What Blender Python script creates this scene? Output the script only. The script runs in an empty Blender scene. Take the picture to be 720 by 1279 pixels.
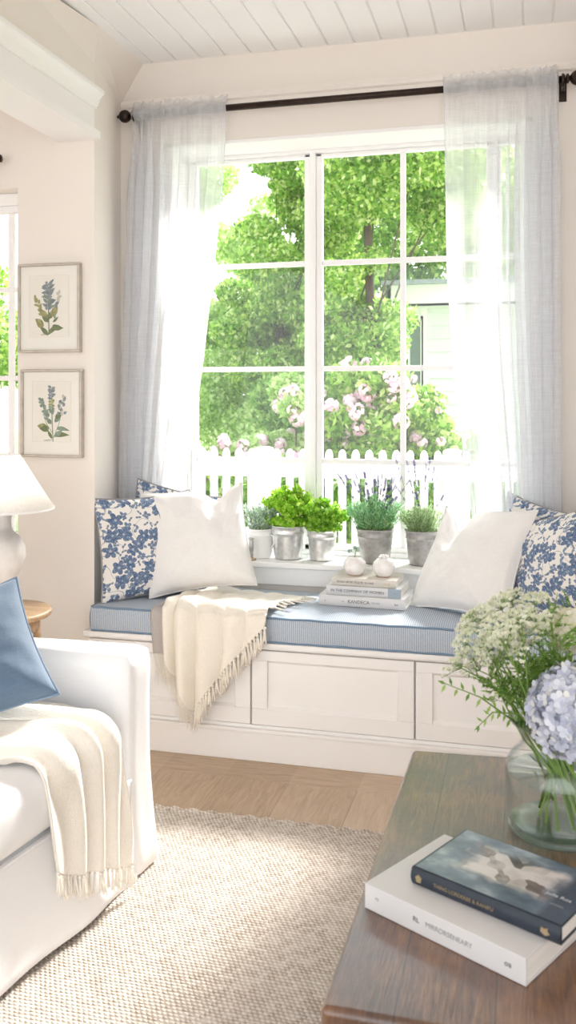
import bpy, bmesh, math, random
import numpy as np
from mathutils import Vector, Matrix, noise as mnoise
PI = math.pi
scene = bpy.context.scene
COL = scene.collection
R = random.Random(7)

# ------------------------------------------------------------------ helpers: nodes
class G:
    def __init__(s, name):
        s.m = bpy.data.materials.new(name); s.m.use_nodes = True
        s.t = s.m.node_tree; s.t.nodes.clear()
        s.out = s.t.nodes.new('ShaderNodeOutputMaterial')
    def n(s, typ, ins=None, **kw):
        nd = s.t.nodes.new('ShaderNode' + typ)
        for k, v in kw.items(): setattr(nd, k, v)
        for k, v in (ins or {}).items(): s.set(nd.inputs[k], v)
        return nd
    def set(s, inp, v):
        if isinstance(v, bpy.types.NodeSocket): s.t.links.new(v, inp)
        elif isinstance(v, (tuple, list)) and inp.type == 'RGBA': inp.default_value = (*v[:3], 1)
        else: inp.default_value = v
    def f(s, op, a, b=None, c=None):
        nd = s.t.nodes.new('ShaderNodeMath'); nd.operation = op
        for i, v in enumerate((a, b, c)):
            if v is not None: s.set(nd.inputs[i], v)
        return nd.outputs[0]
    def mix(s, fac, a, b, bt='MIX'):
        nd = s.t.nodes.new('ShaderNodeMix'); nd.data_type = 'RGBA'; nd.blend_type = bt
        s.set(nd.inputs[0], fac); s.set(nd.inputs[6], a); s.set(nd.inputs[7], b)
        return nd.outputs[2]
    def ramp(s, fac, stops):
        nd = s.t.nodes.new('ShaderNodeValToRGB'); s.set(nd.inputs[0], fac)
        e = nd.color_ramp.elements
        while len(e) < len(stops): e.new(.5)
        for q, (p, c) in zip(e, stops): q.position = p; q.color = (*c, 1)
        return nd.outputs[0]
    def co(s, kind='Object'):
        return s.n('TexCoord').outputs[kind]
    def map(s, v, scale=(1,1,1), rot=(0,0,0), loc=(0,0,0)):
        return s.n('Mapping', {'Vector': v, 'Scale': scale, 'Rotation': rot, 'Location': loc}).outputs[0]
    def noise(s, v, scale, detail=3, rough=.55, dist=0):
        return s.n('TexNoise', {'Vector': v, 'Scale': scale, 'Detail': detail, 'Roughness': rough, 'Distortion': dist}).outputs[0]
    def bump(s, h, strength=.3, dist=.01):
        return s.n('Bump', {'Height': h, 'Strength': strength, 'Distance': dist}).outputs[0]
    def done(s, sh):
        s.t.links.new(sh, s.out.inputs[0]); return s.m
    def pbsdf(s, col, rough=.6, **kw):
        ins = {'Base Color': col, 'Roughness': rough}
        ins.update({k.replace('_', ' '): v for k, v in kw.items()})
        return s.n('BsdfPrincipled', ins)

def pm(name, col, rough=.6, var=.06, vs=6, bump=0, bs=60, stretch=(1,1,1), **kw):
    g = G(name); c = g.map(g.co(), scale=stretch)
    nz = g.noise(c, vs)
    dark = tuple(x * (1 - var) for x in col); lite = tuple(min(1, x * (1 + var)) for x in col)
    b = g.pbsdf(g.ramp(nz, [(.3, dark), (.7, lite)]), rough, **kw)
    if bump: g.set(b.inputs['Normal'], g.bump(g.noise(c, bs, 4), bump, .004))
    return g.done(b.outputs[0])

# ------------------------------------------------------------------ helpers: meshes
def wloc(o):
    v = Vector((0, 0, 0))
    while o is not None: v += o.location; o = o.parent
    return v

class MB:
    def __init__(s): s.v = []; s.f = []; s.mi = []; s.uv = None
    def add(s, vs, fs, mi=0):
        b = len(s.v); s.v += [tuple(p) for p in vs]; s.f += [tuple(b + i for i in f) for f in fs]; s.mi += [mi] * len(fs)
        return s
    def box(s, x0, x1, y0, y1, z0, z1, mi=0):
        v = [(x, y, z) for z in (z0, z1) for x, y in ((x0, y0), (x1, y0), (x1, y1), (x0, y1))]
        return s.add(v, [(3, 2, 1, 0), (4, 5, 6, 7), (0, 1, 5, 4), (1, 2, 6, 5), (2, 3, 7, 6), (3, 0, 4, 7)], mi)
    def prism(s, poly, z0, z1, mi=0, axis='z'):
        n = len(poly)
        q = (lambda a, b, h: (a, b, h)) if axis == 'z' else ((lambda a, b, h: (h, a, b)) if axis == 'x' else (lambda a, b, h: (a, h, b)))
        v = [q(a, b, z0) for a, b in poly] + [q(a, b, z1) for a, b in poly]
        return s.add(v, [tuple(range(n))[::-1], tuple(range(n, 2 * n))] + [(i, (i + 1) % n, n + (i + 1) % n, n + i) for i in range(n)], mi)
    def tube(s, pts, r, seg=8, mi=0, cap=True):
        pts = [Vector(p) for p in pts]; n = len(pts)
        rr = r if isinstance(r, (list, tuple)) else [r] * n
        b = []; up = Vector((0, 0, 1)); ref = None
        for i, p in enumerate(pts):
            d = (pts[min(i + 1, n - 1)] - pts[max(i - 1, 0)]).normalized()
            if ref is None: ref = d.orthogonal().normalized()
            ref = (ref - d * ref.dot(d)).normalized() if (ref - d * ref.dot(d)).length > 1e-6 else d.orthogonal().normalized()
            w = d.cross(ref)
            b += [p + (ref * math.cos(2 * PI * k / seg) + w * math.sin(2 * PI * k / seg)) * rr[i] for k in range(seg)]
        f = [(i * seg + k, i * seg + (k + 1) % seg, (i + 1) * seg + (k + 1) % seg, (i + 1) * seg + k) for i in range(n - 1) for k in range(seg)]
        if cap: f += [tuple(range(seg))[::-1], tuple(range((n - 1) * seg, n * seg))]
        return s.add(b, f, mi)
    def lathe(s, prof, c=(0, 0, 0), seg=32, mi=0, axis='z'):
        v = []; f = []; n = len(prof)
        for r, h in prof:
            for k in range(seg):
                a = 2 * PI * k / seg
                if axis == 'z': v.append((c[0] + r * math.cos(a), c[1] + r * math.sin(a), c[2] + h))
                else: v.append((c[0] + h, c[1] + r * math.cos(a), c[2] + r * math.sin(a)))
        for i in range(n - 1):
            for k in range(seg):
                f.append((i * seg + k, i * seg + (k + 1) % seg, (i + 1) * seg + (k + 1) % seg, (i + 1) * seg + k))
        if prof[0][0] > 1e-5: f.append(tuple(range(seg))[::-1])
        if prof[-1][0] > 1e-5: f.append(tuple(range((n - 1) * seg, n * seg)))
        return s.add(v, f, mi)
    def grid(s, fn, nu, nv, mi=0, closed_u=False):
        v = [fn(i / nu, j / nv) for j in range(nv + 1) for i in range(nu + 1)]
        return s.add(v, [(j * (nu + 1) + i, j * (nu + 1) + i + 1, (j + 1) * (nu + 1) + i + 1, (j + 1) * (nu + 1) + i) for j in range(nv) for i in range(nu)], mi)
    def ball(s, c, r, seg=12, rings=8, sc=(1, 1, 1), mi=0):
        v = [(c[0], c[1], c[2] - r * sc[2])]
        for j in range(1, rings):
            t = PI * j / rings
            v += [(c[0] + r * sc[0] * math.sin(t) * math.cos(2 * PI * k / seg), c[1] + r * sc[1] * math.sin(t) * math.sin(2 * PI * k / seg), c[2] - r * sc[2] * math.cos(t)) for k in range(seg)]
        v.append((c[0], c[1], c[2] + r * sc[2])); L = len(v) - 1
        f = [(0, 1 + (k + 1) % seg, 1 + k) for k in range(seg)]
        for j in range(rings - 2):
            f += [(1 + j * seg + k, 1 + j * seg + (k + 1) % seg, 1 + (j + 1) * seg + (k + 1) % seg, 1 + (j + 1) * seg + k) for k in range(seg)]
        f += [(1 + (rings - 2) * seg + k, 1 + (rings - 2) * seg + (k + 1) % seg, L) for k in range(seg)]
        return s.add(v, f, mi)
    def build(s, name, mat, parent=None, smooth=False, bevel=0, bseg=3, solid=0, sub=0, local=False, auto=None, weld=False):
        me = bpy.data.meshes.new(name)
        off = Vector((0, 0, 0)) if (parent is None or local) else wloc(parent)
        me.from_pydata([(x - off.x, y - off.y, z - off.z) for x, y, z in s.v], [], s.f)
        mats = mat if isinstance(mat, (list, tuple)) else [mat]
        for m in mats: me.materials.append(m)
        if len(mats) > 1: me.polygons.foreach_set('material_index', s.mi)
        if s.uv is not None:
            l = me.uv_layers.new(name='UVMap')
            vi = np.empty(len(me.loops), dtype=np.int32); me.loops.foreach_get('vertex_index', vi)
            l.data.foreach_set('uv', np.asarray(s.uv, dtype=np.float32)[vi].ravel())
        if weld:
            bm = bmesh.new(); bm.from_mesh(me); bmesh.ops.remove_doubles(bm, verts=bm.verts, dist=1e-5); bmesh.ops.recalc_face_normals(bm, faces=bm.faces); bm.to_mesh(me); bm.free()
        if smooth: me.polygons.foreach_set('use_smooth', [True] * len(me.polygons))
        me.update()
        o = bpy.data.objects.new(name, me); COL.objects.link(o)
        if parent is not None: o.parent = parent
        if bevel:
            q = o.modifiers.new('bevel', 'BEVEL'); q.width = bevel; q.segments = bseg; q.limit_method = 'ANGLE'; q.angle_limit = math.radians(40)
            me.polygons.foreach_set('use_smooth', [True] * len(me.polygons))
            q.harden_normals = False
            w = o.modifiers.new('wn', 'WEIGHTED_NORMAL'); w.keep_sharp = True
        if solid:
            q = o.modifiers.new('solid', 'SOLIDIFY'); q.thickness = solid; q.offset = 0
        if sub:
            q = o.modifiers.new('sub', 'SUBSURF'); q.levels = sub; q.render_levels = sub
        return o

def quads(centers, dirs, sides, mb, mi=0):
    """rhombic leaves from arrays"""
    c = np.asarray(centers); d = np.asarray(dirs); w = np.asarray(sides); n = len(c)
    V = np.stack([c - d, c - d * .1 + w, c + d, c - d * .1 - w], 1).reshape(-1, 3)
    b = len(mb.v)
    mb.v += [tuple(map(float, p)) for p in V]
    mb.f += [(b + 4 * i, b + 4 * i + 1, b + 4 * i + 2, b + 4 * i + 3) for i in range(n)]
    mb.mi += [mi] * n

def unit(n, rng):
    v = rng.normal(size=(n, 3)); return v / np.linalg.norm(v, axis=1)[:, None]

def leafcloud(mb, blobs, n, size, rng, slim=.5, mi=0, shell=.55):
    """leaves scattered in ellipsoid blobs (x,y,z,rx,ry,rz)"""
    bl = np.array(blobs, float); vol = np.prod(bl[:, 3:], 1) ** .7; k = rng.choice(len(bl), n, p=vol / vol.sum())
    r = rng.random(n) ** (1 / 3) * (1 - shell) + shell; r *= rng.random(n) ** .12
    c = bl[k, :3] + unit(n, rng) * bl[k, 3:] * r[:, None]
    d = unit(n, rng); d[:, 2] -= .3; sz = size * (.6 + .8 * rng.random(n))[:, None]
    s = np.cross(d, unit(n, rng)); s /= np.linalg.norm(s, axis=1)[:, None]
    quads(c, d * sz, s * sz * slim, mb, mi)

def tag(o, label, cat, group=None, kind=None):
    o['label'] = label; o['category'] = cat
    if group: o['group'] = group
    if kind: o['kind'] = kind
    return o
def thing(name, label, cat, loc=(0, 0, 0), rz=0, group=None):
    o = bpy.data.objects.new(name, None); COL.objects.link(o); o.location = loc; o.rotation_euler = (0, 0, rz)
    o.empty_display_size = .05
    return tag(o, label, cat, group)
def struct(o): o['kind'] = 'structure'; return o
def text(name, body, size, mat, parent, loc, rot, align='LEFT', ext=.0002):
    cu = bpy.data.curves.new(name, 'FONT'); cu.body = body; cu.size = size; cu.extrude = ext; cu.align_x = align; cu.align_y = 'CENTER'
    cu.materials.append(mat); o = bpy.data.objects.new(name, cu); COL.objects.link(o); bpy.context.view_layer.update()
    me = bpy.data.meshes.new_from_object(o.evaluated_get(bpy.context.evaluated_depsgraph_get())); bpy.data.objects.remove(o); bpy.data.curves.remove(cu)
    o = bpy.data.objects.new(name, me); COL.objects.link(o); o.parent = parent; o.location = loc; o.rotation_euler = rot
    return o
def fn3(p, s=1): return mnoise.noise(Vector(p) * s)
def lerp(a, b, t): return a + (b - a) * t
def pw(tab, z):
    tab = sorted(tab)
    if z <= tab[0][0]: return tab[0][1]
    for (a, va), (b, vb) in zip(tab, tab[1:]):
        if z <= b: return lerp(va, vb, (z - a) / (b - a))
    return tab[-1][1]
def sm(t): t = max(0, min(1, t)); return t * t * (3 - 2 * t)

# ------------------------------------------------------------------ materials
WALL = pm('wall_paint', (.825, .772, .718), .75, .015, 2, .05, 220)
WHITE = pm('white_trim_paint', (.90, .893, .888), .42, .012, 3, .02, 90)
CEILM = pm('ceiling_paint', (.91, .908, .905), .55, .012, 3)
BENCHP = pm('bench_paint', (.90, .875, .855), .45, .012, 3, .02, 90)
IRON = pm('dark_bronze', (.035, .022, .017), .38, .25, 30, Metallic=.7)

def wood_floor():
    g = G('oak_floor'); c = g.co()
    br = g.n('TexBrick', {'Vector': g.map(c, rot=(0, 0, PI / 2), loc=(.1, .07, 0)), 'Color1': (.0, 0, 0), 'Color2': (1, 1, 1), 'Mortar': (.5, .5, .5), 'Scale': 1, 'Mortar Size': .0012, 'Mortar Smooth': .2, 'Brick Width': 1.55, 'Row Height': .235}, offset=.43)
    border = g.f('GREATER_THAN', g.n('SeparateXYZ', {'Vector': c}).outputs[1], 2.985)
    grain = g.noise(g.map(c, scale=(9, 1.1, 1)), 7, 6, .65, 1.2)
    grain2 = g.noise(g.map(c, scale=(1.1, 9, 1)), 7, 6, .65, 1.2)
    gr = g.n('Mix', {0: border, 2: grain, 3: grain2}).outputs[0]
    shade = g.f('ADD', g.f('MULTIPLY', g.n('SeparateColor', {'Color': br.outputs[0]}).outputs[0], .3), g.f('MULTIPLY', gr, .75))
    col = g.ramp(shade, [(.2, (.31, .205, .125)), (.5, (.52, .38, .26)), (.8, (.68, .535, .40))])
    gap = g.f('MULTIPLY', br.outputs[1], g.f('SUBTRACT', 1, border))
    col = g.mix(g.f('MULTIPLY', gap, .55), col, (.16, .10, .06))
    b = g.pbsdf(col, g.f('ADD', .3, g.f('MULTIPLY', gr, .2)))
    g.set(b.inputs['Normal'], g.bump(g.f('SUBTRACT', gr, g.f('MULTIPLY', gap, 2)), .12, .004))
    return g.done(b.outputs[0])
FLOORM = wood_floor()

def jute():
    g = G('woven_jute'); c = g.map(g.co(), scale=(1, 1, 1))
    wob = g.noise(c, 30, 2); x = g.n('SeparateXYZ', {'Vector': c})
    px = g.f('ADD', g.f('MULTIPLY', x.outputs[0], 1 / .0125), g.f('MULTIPLY', wob, .5)); py = g.f('ADD', g.f('MULTIPLY', x.outputs[1], 1 / .0105), g.f('MULTIPLY', g.noise(c, 24, 2), .6))
    row = g.f('FLOOR', py); px2 = g.f('ADD', px, g.f('MULTIPLY', row, .5))
    fx = g.f('SUBTRACT', g.f('FRACT', px2), .5); fy = g.f('SUBTRACT', g.f('FRACT', py), .5)
    # each stitch a slanted oval knot
    sx = g.f('ADD', fx, g.f('MULTIPLY', fy, .45))
    d = g.f('SQRT', g.f('ADD', g.f('MULTIPLY', g.f('MULTIPLY', sx, sx), 3.4), g.f('MULTIPLY', g.f('MULTIPLY', fy, fy), 3.6)))
    h = g.f('SUBTRACT', 1, g.f('MINIMUM', d, 1))
    rnd = g.n('TexWhiteNoise', {'Vector': g.n('CombineXYZ', {0: g.f('FLOOR', px2), 1: row, 2: 0}).outputs[0]}, noise_dimensions='3D').outputs[0]
    big = g.noise(c, 5, 3)
    tone = g.f('ADD', g.f('MULTIPLY', h, .6), g.f('ADD', g.f('MULTIPLY', rnd, .28), g.f('MULTIPLY', big, .25)))
    col = g.ramp(tone, [(.12, (.36, .27, .205)), (.42, (.66, .57, .49)), (.8, (.83, .77, .705))])
    b = g.pbsdf(col, .9)
    fib = g.noise(c, 900, 2)
    g.set(b.inputs['Normal'], g.bump(g.f('ADD', h, g.f('MULTIPLY', fib, .15)), .9, .006))
    return g.done(b.outputs[0])
JUTE = jute()

def fabric(name, col, weave=900, bump=.25, var=.04, rough=.85, sheen=.2, wr=0):
    g = G(name); c = g.co()
    w1 = g.noise(g.map(c, scale=(1, .12, 1)), weave * .5, 2); w2 = g.noise(g.map(c, scale=(.12, 1, .4)), weave * .5, 2)
    w = g.f('ADD', w1, w2); big = g.noise(c, 7, 3)
    cc = g.ramp(g.f('MULTIPLY', g.f('ADD', w, big), .333), [(.3, tuple(x * (1 - var * 2) for x in col)), (.7, tuple(min(1, x * (1 + var)) for x in col))])
    b = g.pbsdf(cc, rough, Sheen_Weight=sheen)
    h = w if not wr else g.f('ADD', g.f('MULTIPLY', w, .2), g.f('MULTIPLY', g.noise(c, wr, 3, .5, 1.0), 2))
    g.set(b.inputs['Normal'], g.bump(h, bump, .003))
    return g.done(b.outputs[0])
LINEN_W = fabric('white_linen', (.84, .82, .80), 700, .22)
SLIP = fabric('white_slipcover_cotton', (.92, .92, .93), 900, .3, .02, wr=9)
CREAM = fabric('cream_wool', (.88, .815, .715), 600, .4)
CREAM2 = fabric('cream_knit', (.90, .85, .77), 600, .4)
GREYW = fabric('taupe_wool', (.50, .45, .42), 600, .4)
BLUEP = fabric('slate_blue_velvet', (.105, .170, .262), 500, .2, .10, .75, .5, wr=14)
PIPING = fabric('blue_cord', (.17, .25, .36), 900, .2)
PIPEW = fabric('natural_cord', (.62, .58, .54), 900, .2)
PIPEG = fabric('grey_cord', (.30, .29, .30), 900, .2)
LAMPSH = None

def ticking():
    g = G('blue_ticking_stripe'); x = g.n('SeparateXYZ', {'Vector': g.co()})
    t = g.f('FRACT', g.f('MULTIPLY', x.outputs[0], 1 / .0075))
    a = g.f('LESS_THAN', t, .56); b2 = g.f('MULTIPLY', g.f('GREATER_THAN', t, .70), g.f('LESS_THAN', t, .82))
    st = g.f('MINIMUM', g.f('ADD', a, g.f('MULTIPLY', b2, .7)), 1)
    col = g.mix(st, (.62, .655, .70), (.245, .32, .42))
    nz = g.noise(g.co(), 260, 3)
    col = g.mix(.25, col, g.ramp(nz, [(.3, (.35, .40, .48)), (.7, (.85, .86, .87))]))
    b = g.pbsdf(col, .8); g.set(b.inputs['Normal'], g.bump(nz, .2, .002))
    return g.done(b.outputs[0])
TICK = ticking()

def floral():
    g = G('blue_floral_linen'); uv = g.co('UV')
    weave = g.noise(uv, 160, 2)
    base = g.ramp(weave, [(.3, (.74, .70, .65)), (.7, (.87, .845, .81))])
    wob = g.n('TexNoise', {'Vector': uv, 'Scale': 26., 'Detail': 2.})
    uvw = g.n('VectorMath', {0: uv, 1: g.n('VectorMath', {0: wob.outputs[1], 3: .012}, operation='SCALE').outputs[0]}, operation='ADD').outputs[0]
    def layer(scale, off, n, rad, keep, pet, sq=1.0):
        v = g.n('VectorMath', {0: g.map(uvw, scale=(scale, scale, 1), loc=(off, off * .7, 0)), 1: (1, 1, 0)}, operation='MULTIPLY').outputs[0]
        vo = g.n('TexVoronoi', {'Vector': v, 'Scale': 1., 'Randomness': .85}, voronoi_dimensions='2D')
        d = g.n('SeparateXYZ', {'Vector': g.n('VectorMath', {0: v, 1: vo.outputs['Position']}, operation='SUBTRACT').outputs[0]})
        rc = g.n('SeparateColor', {'Color': vo.outputs['Color']})
        th = g.f('MULTIPLY', rc.outputs[0], 6.283); cs, sn = g.f('COSINE', th), g.f('SINE', th)
        X = g.f('ADD', g.f('MULTIPLY', d.outputs[0], cs), g.f('MULTIPLY', d.outputs[1], sn))
        Y = g.f('MULTIPLY', g.f('SUBTRACT', g.f('MULTIPLY', d.outputs[1], cs), g.f('MULTIPLY', d.outputs[0], sn)), sq)
        r = g.f('SQRT', g.f('ADD', g.f('MULTIPLY', X, X), g.f('MULTIPLY', Y, Y)))
        an = g.f('ARCTAN2', Y, X)
        p = g.f('ABSOLUTE', g.f('COSINE', g.f('MULTIPLY', an, n / 2)))
        rim = g.f('MULTIPLY', rad, g.f('ADD', 1 - pet, g.f('MULTIPLY', p, pet)))
        m = g.f('MULTIPLY', g.f('LESS_THAN', r, rim), g.f('LESS_THAN', rc.outputs[1], keep))
        q = g.f('DIVIDE', r, rim)
        return m, q, p, rc.outputs[2]
    col = base
    vine = g.f('LESS_THAN', g.f('ABSOLUTE', g.f('SUBTRACT', g.n('TexNoise', {'Vector': uvw, 'Scale': 5.5, 'Detail': 0.}).outputs[0], .5)), .0085)
    col = g.mix(g.f('MULTIPLY', vine, .75), col, (.15, .21, .31))
    for scale, off, n, rad, keep, pet, sq, c1, c2 in ((15, 3.3, 2, .44, .55, .75, 1.6, (.10, .16, .26), (.20, .27, .37)), (11, 8.1, 2, .46, .5, .8, 1.5, (.13, .20, .31), (.24, .32, .42)),
                                             (6.3, 1.7, 5, .47, .72, .5, 1.0, (.055, .11, .225), (.17, .25, .38)), (9, 5.2, 4, .42, .42, .6, 1.0, (.08, .14, .26), (.24, .32, .43))):
        m, q, p, rr = layer(scale, off, n, rad, keep, pet, sq)
        ink = g.mix(g.f('MULTIPLY', g.f('GREATER_THAN', g.noise(g.map(uvw, scale=(1, 1, 1)), 70, 2), .56), .8), c1, c2)
        ink = g.mix(g.f('MULTIPLY', g.f('LESS_THAN', q, .2), .7), ink, (.55, .6, .66))
        m = g.f('MULTIPLY', m, g.f('ADD', .82, g.f('MULTIPLY', weave, .18)))
        col = g.mix(m, col, ink)
    b = g.pbsdf(col, .85, Sheen_Weight=.15); g.set(b.inputs['Normal'], g.bump(weave, .2, .002))
    return g.done(b.outputs[0])
FLORAL = floral()

def sheer():
    g = G('sheer_grey_voile'); c = g.co()
    fib = g.noise(g.map(c, scale=(1, 1, .03)), 420, 2); fib2 = g.noise(g.map(c, scale=(.03, .03, 1)), 420, 2); slub = g.noise(g.map(c, scale=(1, 1, .015)), 60, 3)
    w = g.f('MULTIPLY', g.f('ADD', g.f('ADD', fib, fib2), slub), .333)
    col = (.87, .875, .895)
    dif = g.n('MixShader', {0: .62, 1: g.n('BsdfDiffuse', {'Color': col}).outputs[0], 2: g.n('BsdfTranslucent', {'Color': (.92, .93, .95)}).outputs[0]})
    tr = g.n('BsdfTransparent', {'Color': (.97, .975, .985)})
    fac = g.n('MapRange', {0: w, 1: .34, 2: .64, 3: .50, 4: .66}).outputs[0]
    return g.done(g.n('MixShader', {0: fac, 1: tr.outputs[0], 2: dif.outputs[0]}).outputs[0])
SHEER = sheer()

def schlick(g, f0):
    fc = g.n('LayerWeight', {'Blend': .5}).outputs[1]
    return g.f('ADD', f0, g.f('MULTIPLY', g.f('POWER', fc, 5), .9))
def pane():
    g = G('window_glass')
    lw = schlick(g, .035)
    return g.done(g.n('MixShader', {0: lw, 1: g.n('BsdfTransparent', {'Color': (.985, .99, .985)}).outputs[0], 2: g.n('BsdfGlossy', {'Roughness': .02}).outputs[0]}).outputs[0])
PANE = pane()
def clearglass(name, tint, edge, f0=.014, gr=.01, dark=.5):
    g = G(name)
    f = g.n('LayerWeight', {'Blend': edge}).outputs[1]
    fr = schlick(g, f0)
    body = g.n('MixShader', {0: g.f('POWER', f, 4), 1: g.n('BsdfTransparent', {'Color': tint}).outputs[0], 2: g.n('BsdfTransparent', {'Color': (tint[0] * dark * .93, tint[1] * dark * 1.05, tint[2] * dark)}).outputs[0]})
    return g.done(g.n('MixShader', {0: fr, 1: body.outputs[0], 2: g.n('BsdfGlossy', {'Roughness': gr, 'Color': (1, 1, 1)}).outputs[0]}).outputs[0])
VGLASS = clearglass('vase_glass', (.99, .995, .992), .5)
VRIM = clearglass('glass_edge', (.90, .95, .93), .5, .08)
VBASE = clearglass('thick_glass', (.90, .97, .94), .5, .06, .08, .85)
VWATER = clearglass('water', (.992, .998, .995), .5, .006, .01, .85)

def leafm(name, stops, trans=.4, rough=.5):
    g = G(name)
    rnd = g.n('NewGeometry').outputs['Random Per Island']
    c = g.ramp(rnd, stops)
    d = g.n('BsdfPrincipled', {'Base Color': c, 'Roughness': rough})
    t = g.n('BsdfTranslucent', {'Color': g.mix(.5, c, g.ramp(rnd, [(p, tuple(min(1, x * 1.5) for x in q)) for p, q in stops]))})
    return g.done(g.n('MixShader', {0: trans, 1: d.outputs[0], 2: t.outputs[0]}).outputs[0])
TREE_L = leafm('maple_leaves', [(0, (.12, .27, .04)), (.45, (.28, .50, .08)), (.75, (.56, .72, .18)), (1, (.86, .90, .52))], .55)
TREE_L2 = leafm('pale_leaves', [(0, (.26, .44, .10)), (.5, (.48, .66, .22)), (1, (.76, .85, .48))], .5)
TREE_D = leafm('dark_leaves', [(0, (.08, .20, .04)), (.6, (.20, .38, .07)), (1, (.40, .58, .16))], .4)
BARK = pm('bark', (.10, .075, .055), .9, .4, 12, .6, 20, (1, 1, .2))
PINKF = leafm('pink_blossom', [(0, (.74, .40, .55)), (.4, (.88, .64, .73)), (1, (.95, .84, .86))], .35)
WHITEF = leafm('white_floret', [(0, (.78, .84, .52)), (.35, (.93, .95, .80)), (1, (.99, .99, .95))], .4)
CREAMF = leafm('cream_floret', [(0, (.78, .76, .52)), (.5, (.90, .87, .72)), (1, (.95, .94, .86))], .3)
BLUEF = leafm('hydrangea_petal', [(0, (.50, .53, .66)), (.45, (.64, .675, .79)), (.8, (.76, .785, .86)), (1, (.86, .86, .80))], .2)
STEM = leafm('green_stem', [(0, (.14, .25, .05)), (1, (.26, .40, .09))], .15)
FERN = leafm('feathery_green', [(0, (.10, .22, .03)), (.5, (.20, .37, .07)), (1, (.38, .54, .14))], .4)
PARSLEY = leafm('bright_herb_leaf', [(0, (.20, .46, .02)), (.5, (.38, .68, .05)), (1, (.64, .84, .18))], .5)
BASIL = leafm('herb_leaf', [(0, (.16, .40, .02)), (.5, (.33, .60, .06)), (1, (.58, .78, .20))], .5)
LAVL = leafm('lavender_leaf', [(0, (.18, .42, .20)), (.5, (.32, .58, .32)), (1, (.54, .74, .50))], .5)
ROSEL = leafm('rosemary_leaf', [(0, (.26, .40, .18)), (.5, (.44, .57, .33)), (1, (.64, .73, .52))], .5)
SAGEL = leafm('silver_leaf', [(0, (.32, .42, .34)), (.5, (.46, .56, .48)), (1, (.62, .70, .62))], .4)
LAVF = leafm('lavender_bud', [(0, (.10, .07, .25)), (.5, (.18, .13, .38)), (1, (.32, .26, .52))], .15)
SOIL = pm('potting_soil', (.035, .025, .018), .95, .4, 80, .6, 120)

def zinc(name, col, rough, met):
    g = G(name); c = g.co()
    n1 = g.noise(c, 18, 4); n2 = g.n('TexVoronoi', {'Vector': c, 'Scale': 60.}).outputs[0]
    col2 = g.ramp(g.f('ADD', g.f('MULTIPLY', n1, .75), g.f('MULTIPLY', n2, .3)), [(.3, tuple(x * .68 for x in col)), (.7, col)])
    b = g.pbsdf(col2, g.f('ADD', rough, g.f('MULTIPLY', n1, .15)), Metallic=met)
    g.set(b.inputs['Normal'], g.bump(n1, .1, .002))
    return g.done(b.outputs[0])
ZINC = zinc('galvanised_zinc', (.80, .80, .80), .26, .8)
ZINC_D = zinc('weathered_zinc', (.44, .425, .41), .38, .6)
ENAMEL = pm('white_enamel', (.88, .88, .87), .3, .02)
SILVER = pm('tarnished_silver', (.52, .51, .50), .35, .2, 30, Metallic=.8)
CLAYB = pm('tan_ceramic', (.50, .36, .24), .5, .1)

def darkwood():
    g = G('distressed_walnut'); c = g.co(); sp = g.n('SeparateXYZ', {'Vector': c})
    grain = g.noise(g.map(c, scale=(11, 1.0, 4)), 6, 7, .7, 1.6); blot = g.noise(c, 7, 4, .6); fine = g.noise(g.map(c, scale=(40, 2.5, 10)), 8, 4, .7)
    plank = g.n('TexWhiteNoise', {'W': g.f('FLOOR', g.f('MULTIPLY', g.f('ADD', sp.outputs[0], .29), 1 / .135))}, noise_dimensions='1D').outputs[0]
    t = g.f('ADD', g.f('ADD', g.f('MULTIPLY', grain, .45), g.f('MULTIPLY', blot, .5)), g.f('ADD', g.f('MULTIPLY', fine, .16), g.f('MULTIPLY', plank, .10)))
    col = g.ramp(t, [(.38, (.030, .012, .006)), (.55, (.115, .046, .019)), (.70, (.26, .115, .045)), (.86, (.40, .22, .10))])
    gap = g.f('LESS_THAN', g.f('FRACT', g.f('MULTIPLY', g.f('ADD', sp.outputs[0], .29), 1 / .135)), .02)
    nick = g.f('GREATER_THAN', g.noise(g.map(c, scale=(30, 6, 10)), 5, 3, .6), .685)
    col = g.mix(g.f('MAXIMUM', g.f('MULTIPLY', gap, .8), g.f('MULTIPLY', nick, .7)), col, (.012, .007, .005))
    b = g.pbsdf(col, g.n('MapRange', {0: blot, 3: .22, 4: .50}).outputs[0], Specular_IOR_Level=.6, Coat_Weight=.9, Coat_Roughness=.12, Coat_IOR=1.65)
    h = g.f('SUBTRACT', g.f('ADD', g.f('MULTIPLY', grain, 1.0), g.f('MULTIPLY', fine, .9)), g.f('ADD', g.f('MULTIPLY', gap, 1.5), nick))
    g.set(b.inputs['Normal'], g.bump(h, .55, .005)); g.set(b.inputs['Coat Normal'], g.bump(h, .22, .004))
    return g.done(b.outputs[0])
WALNUT = darkwood()
OAK = pm('light_oak', (.50, .33, .19), .45, .25, 7, .08, 30, (1, 8, 8))
FRAMEM = pm('champagne_frame', (.50, .45, .395), .4, .12, 25, Metallic=.25)
MATB = pm('mat_board', (.88, .845, .80), .85, .01)
PAPER = pm('print_paper', (.85, .805, .75), .85, .02, 10)
PLATE = pm('plate_mark', (.76, .71, .65), .9, .02)
PRINTS = [pm('print_green', (.15, .19, .08), .9, .3, 90), pm('print_olive', (.33, .32, .13), .9, .3, 90), pm('print_slate', (.215, .255, .285), .9, .3, 90), pm('print_sage', (.22, .29, .22), .9, .3, 90), pm('print_wash', (.55, .52, .47), .9, .1)]
PAGES = pm('book_pages', (.85, .82, .77), .9, .06, 3, .3, 300, (1, 1, 30))
BK_WHITE = pm('white_jacket', (.70, .69, .69), .45, .02, 8)
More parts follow.
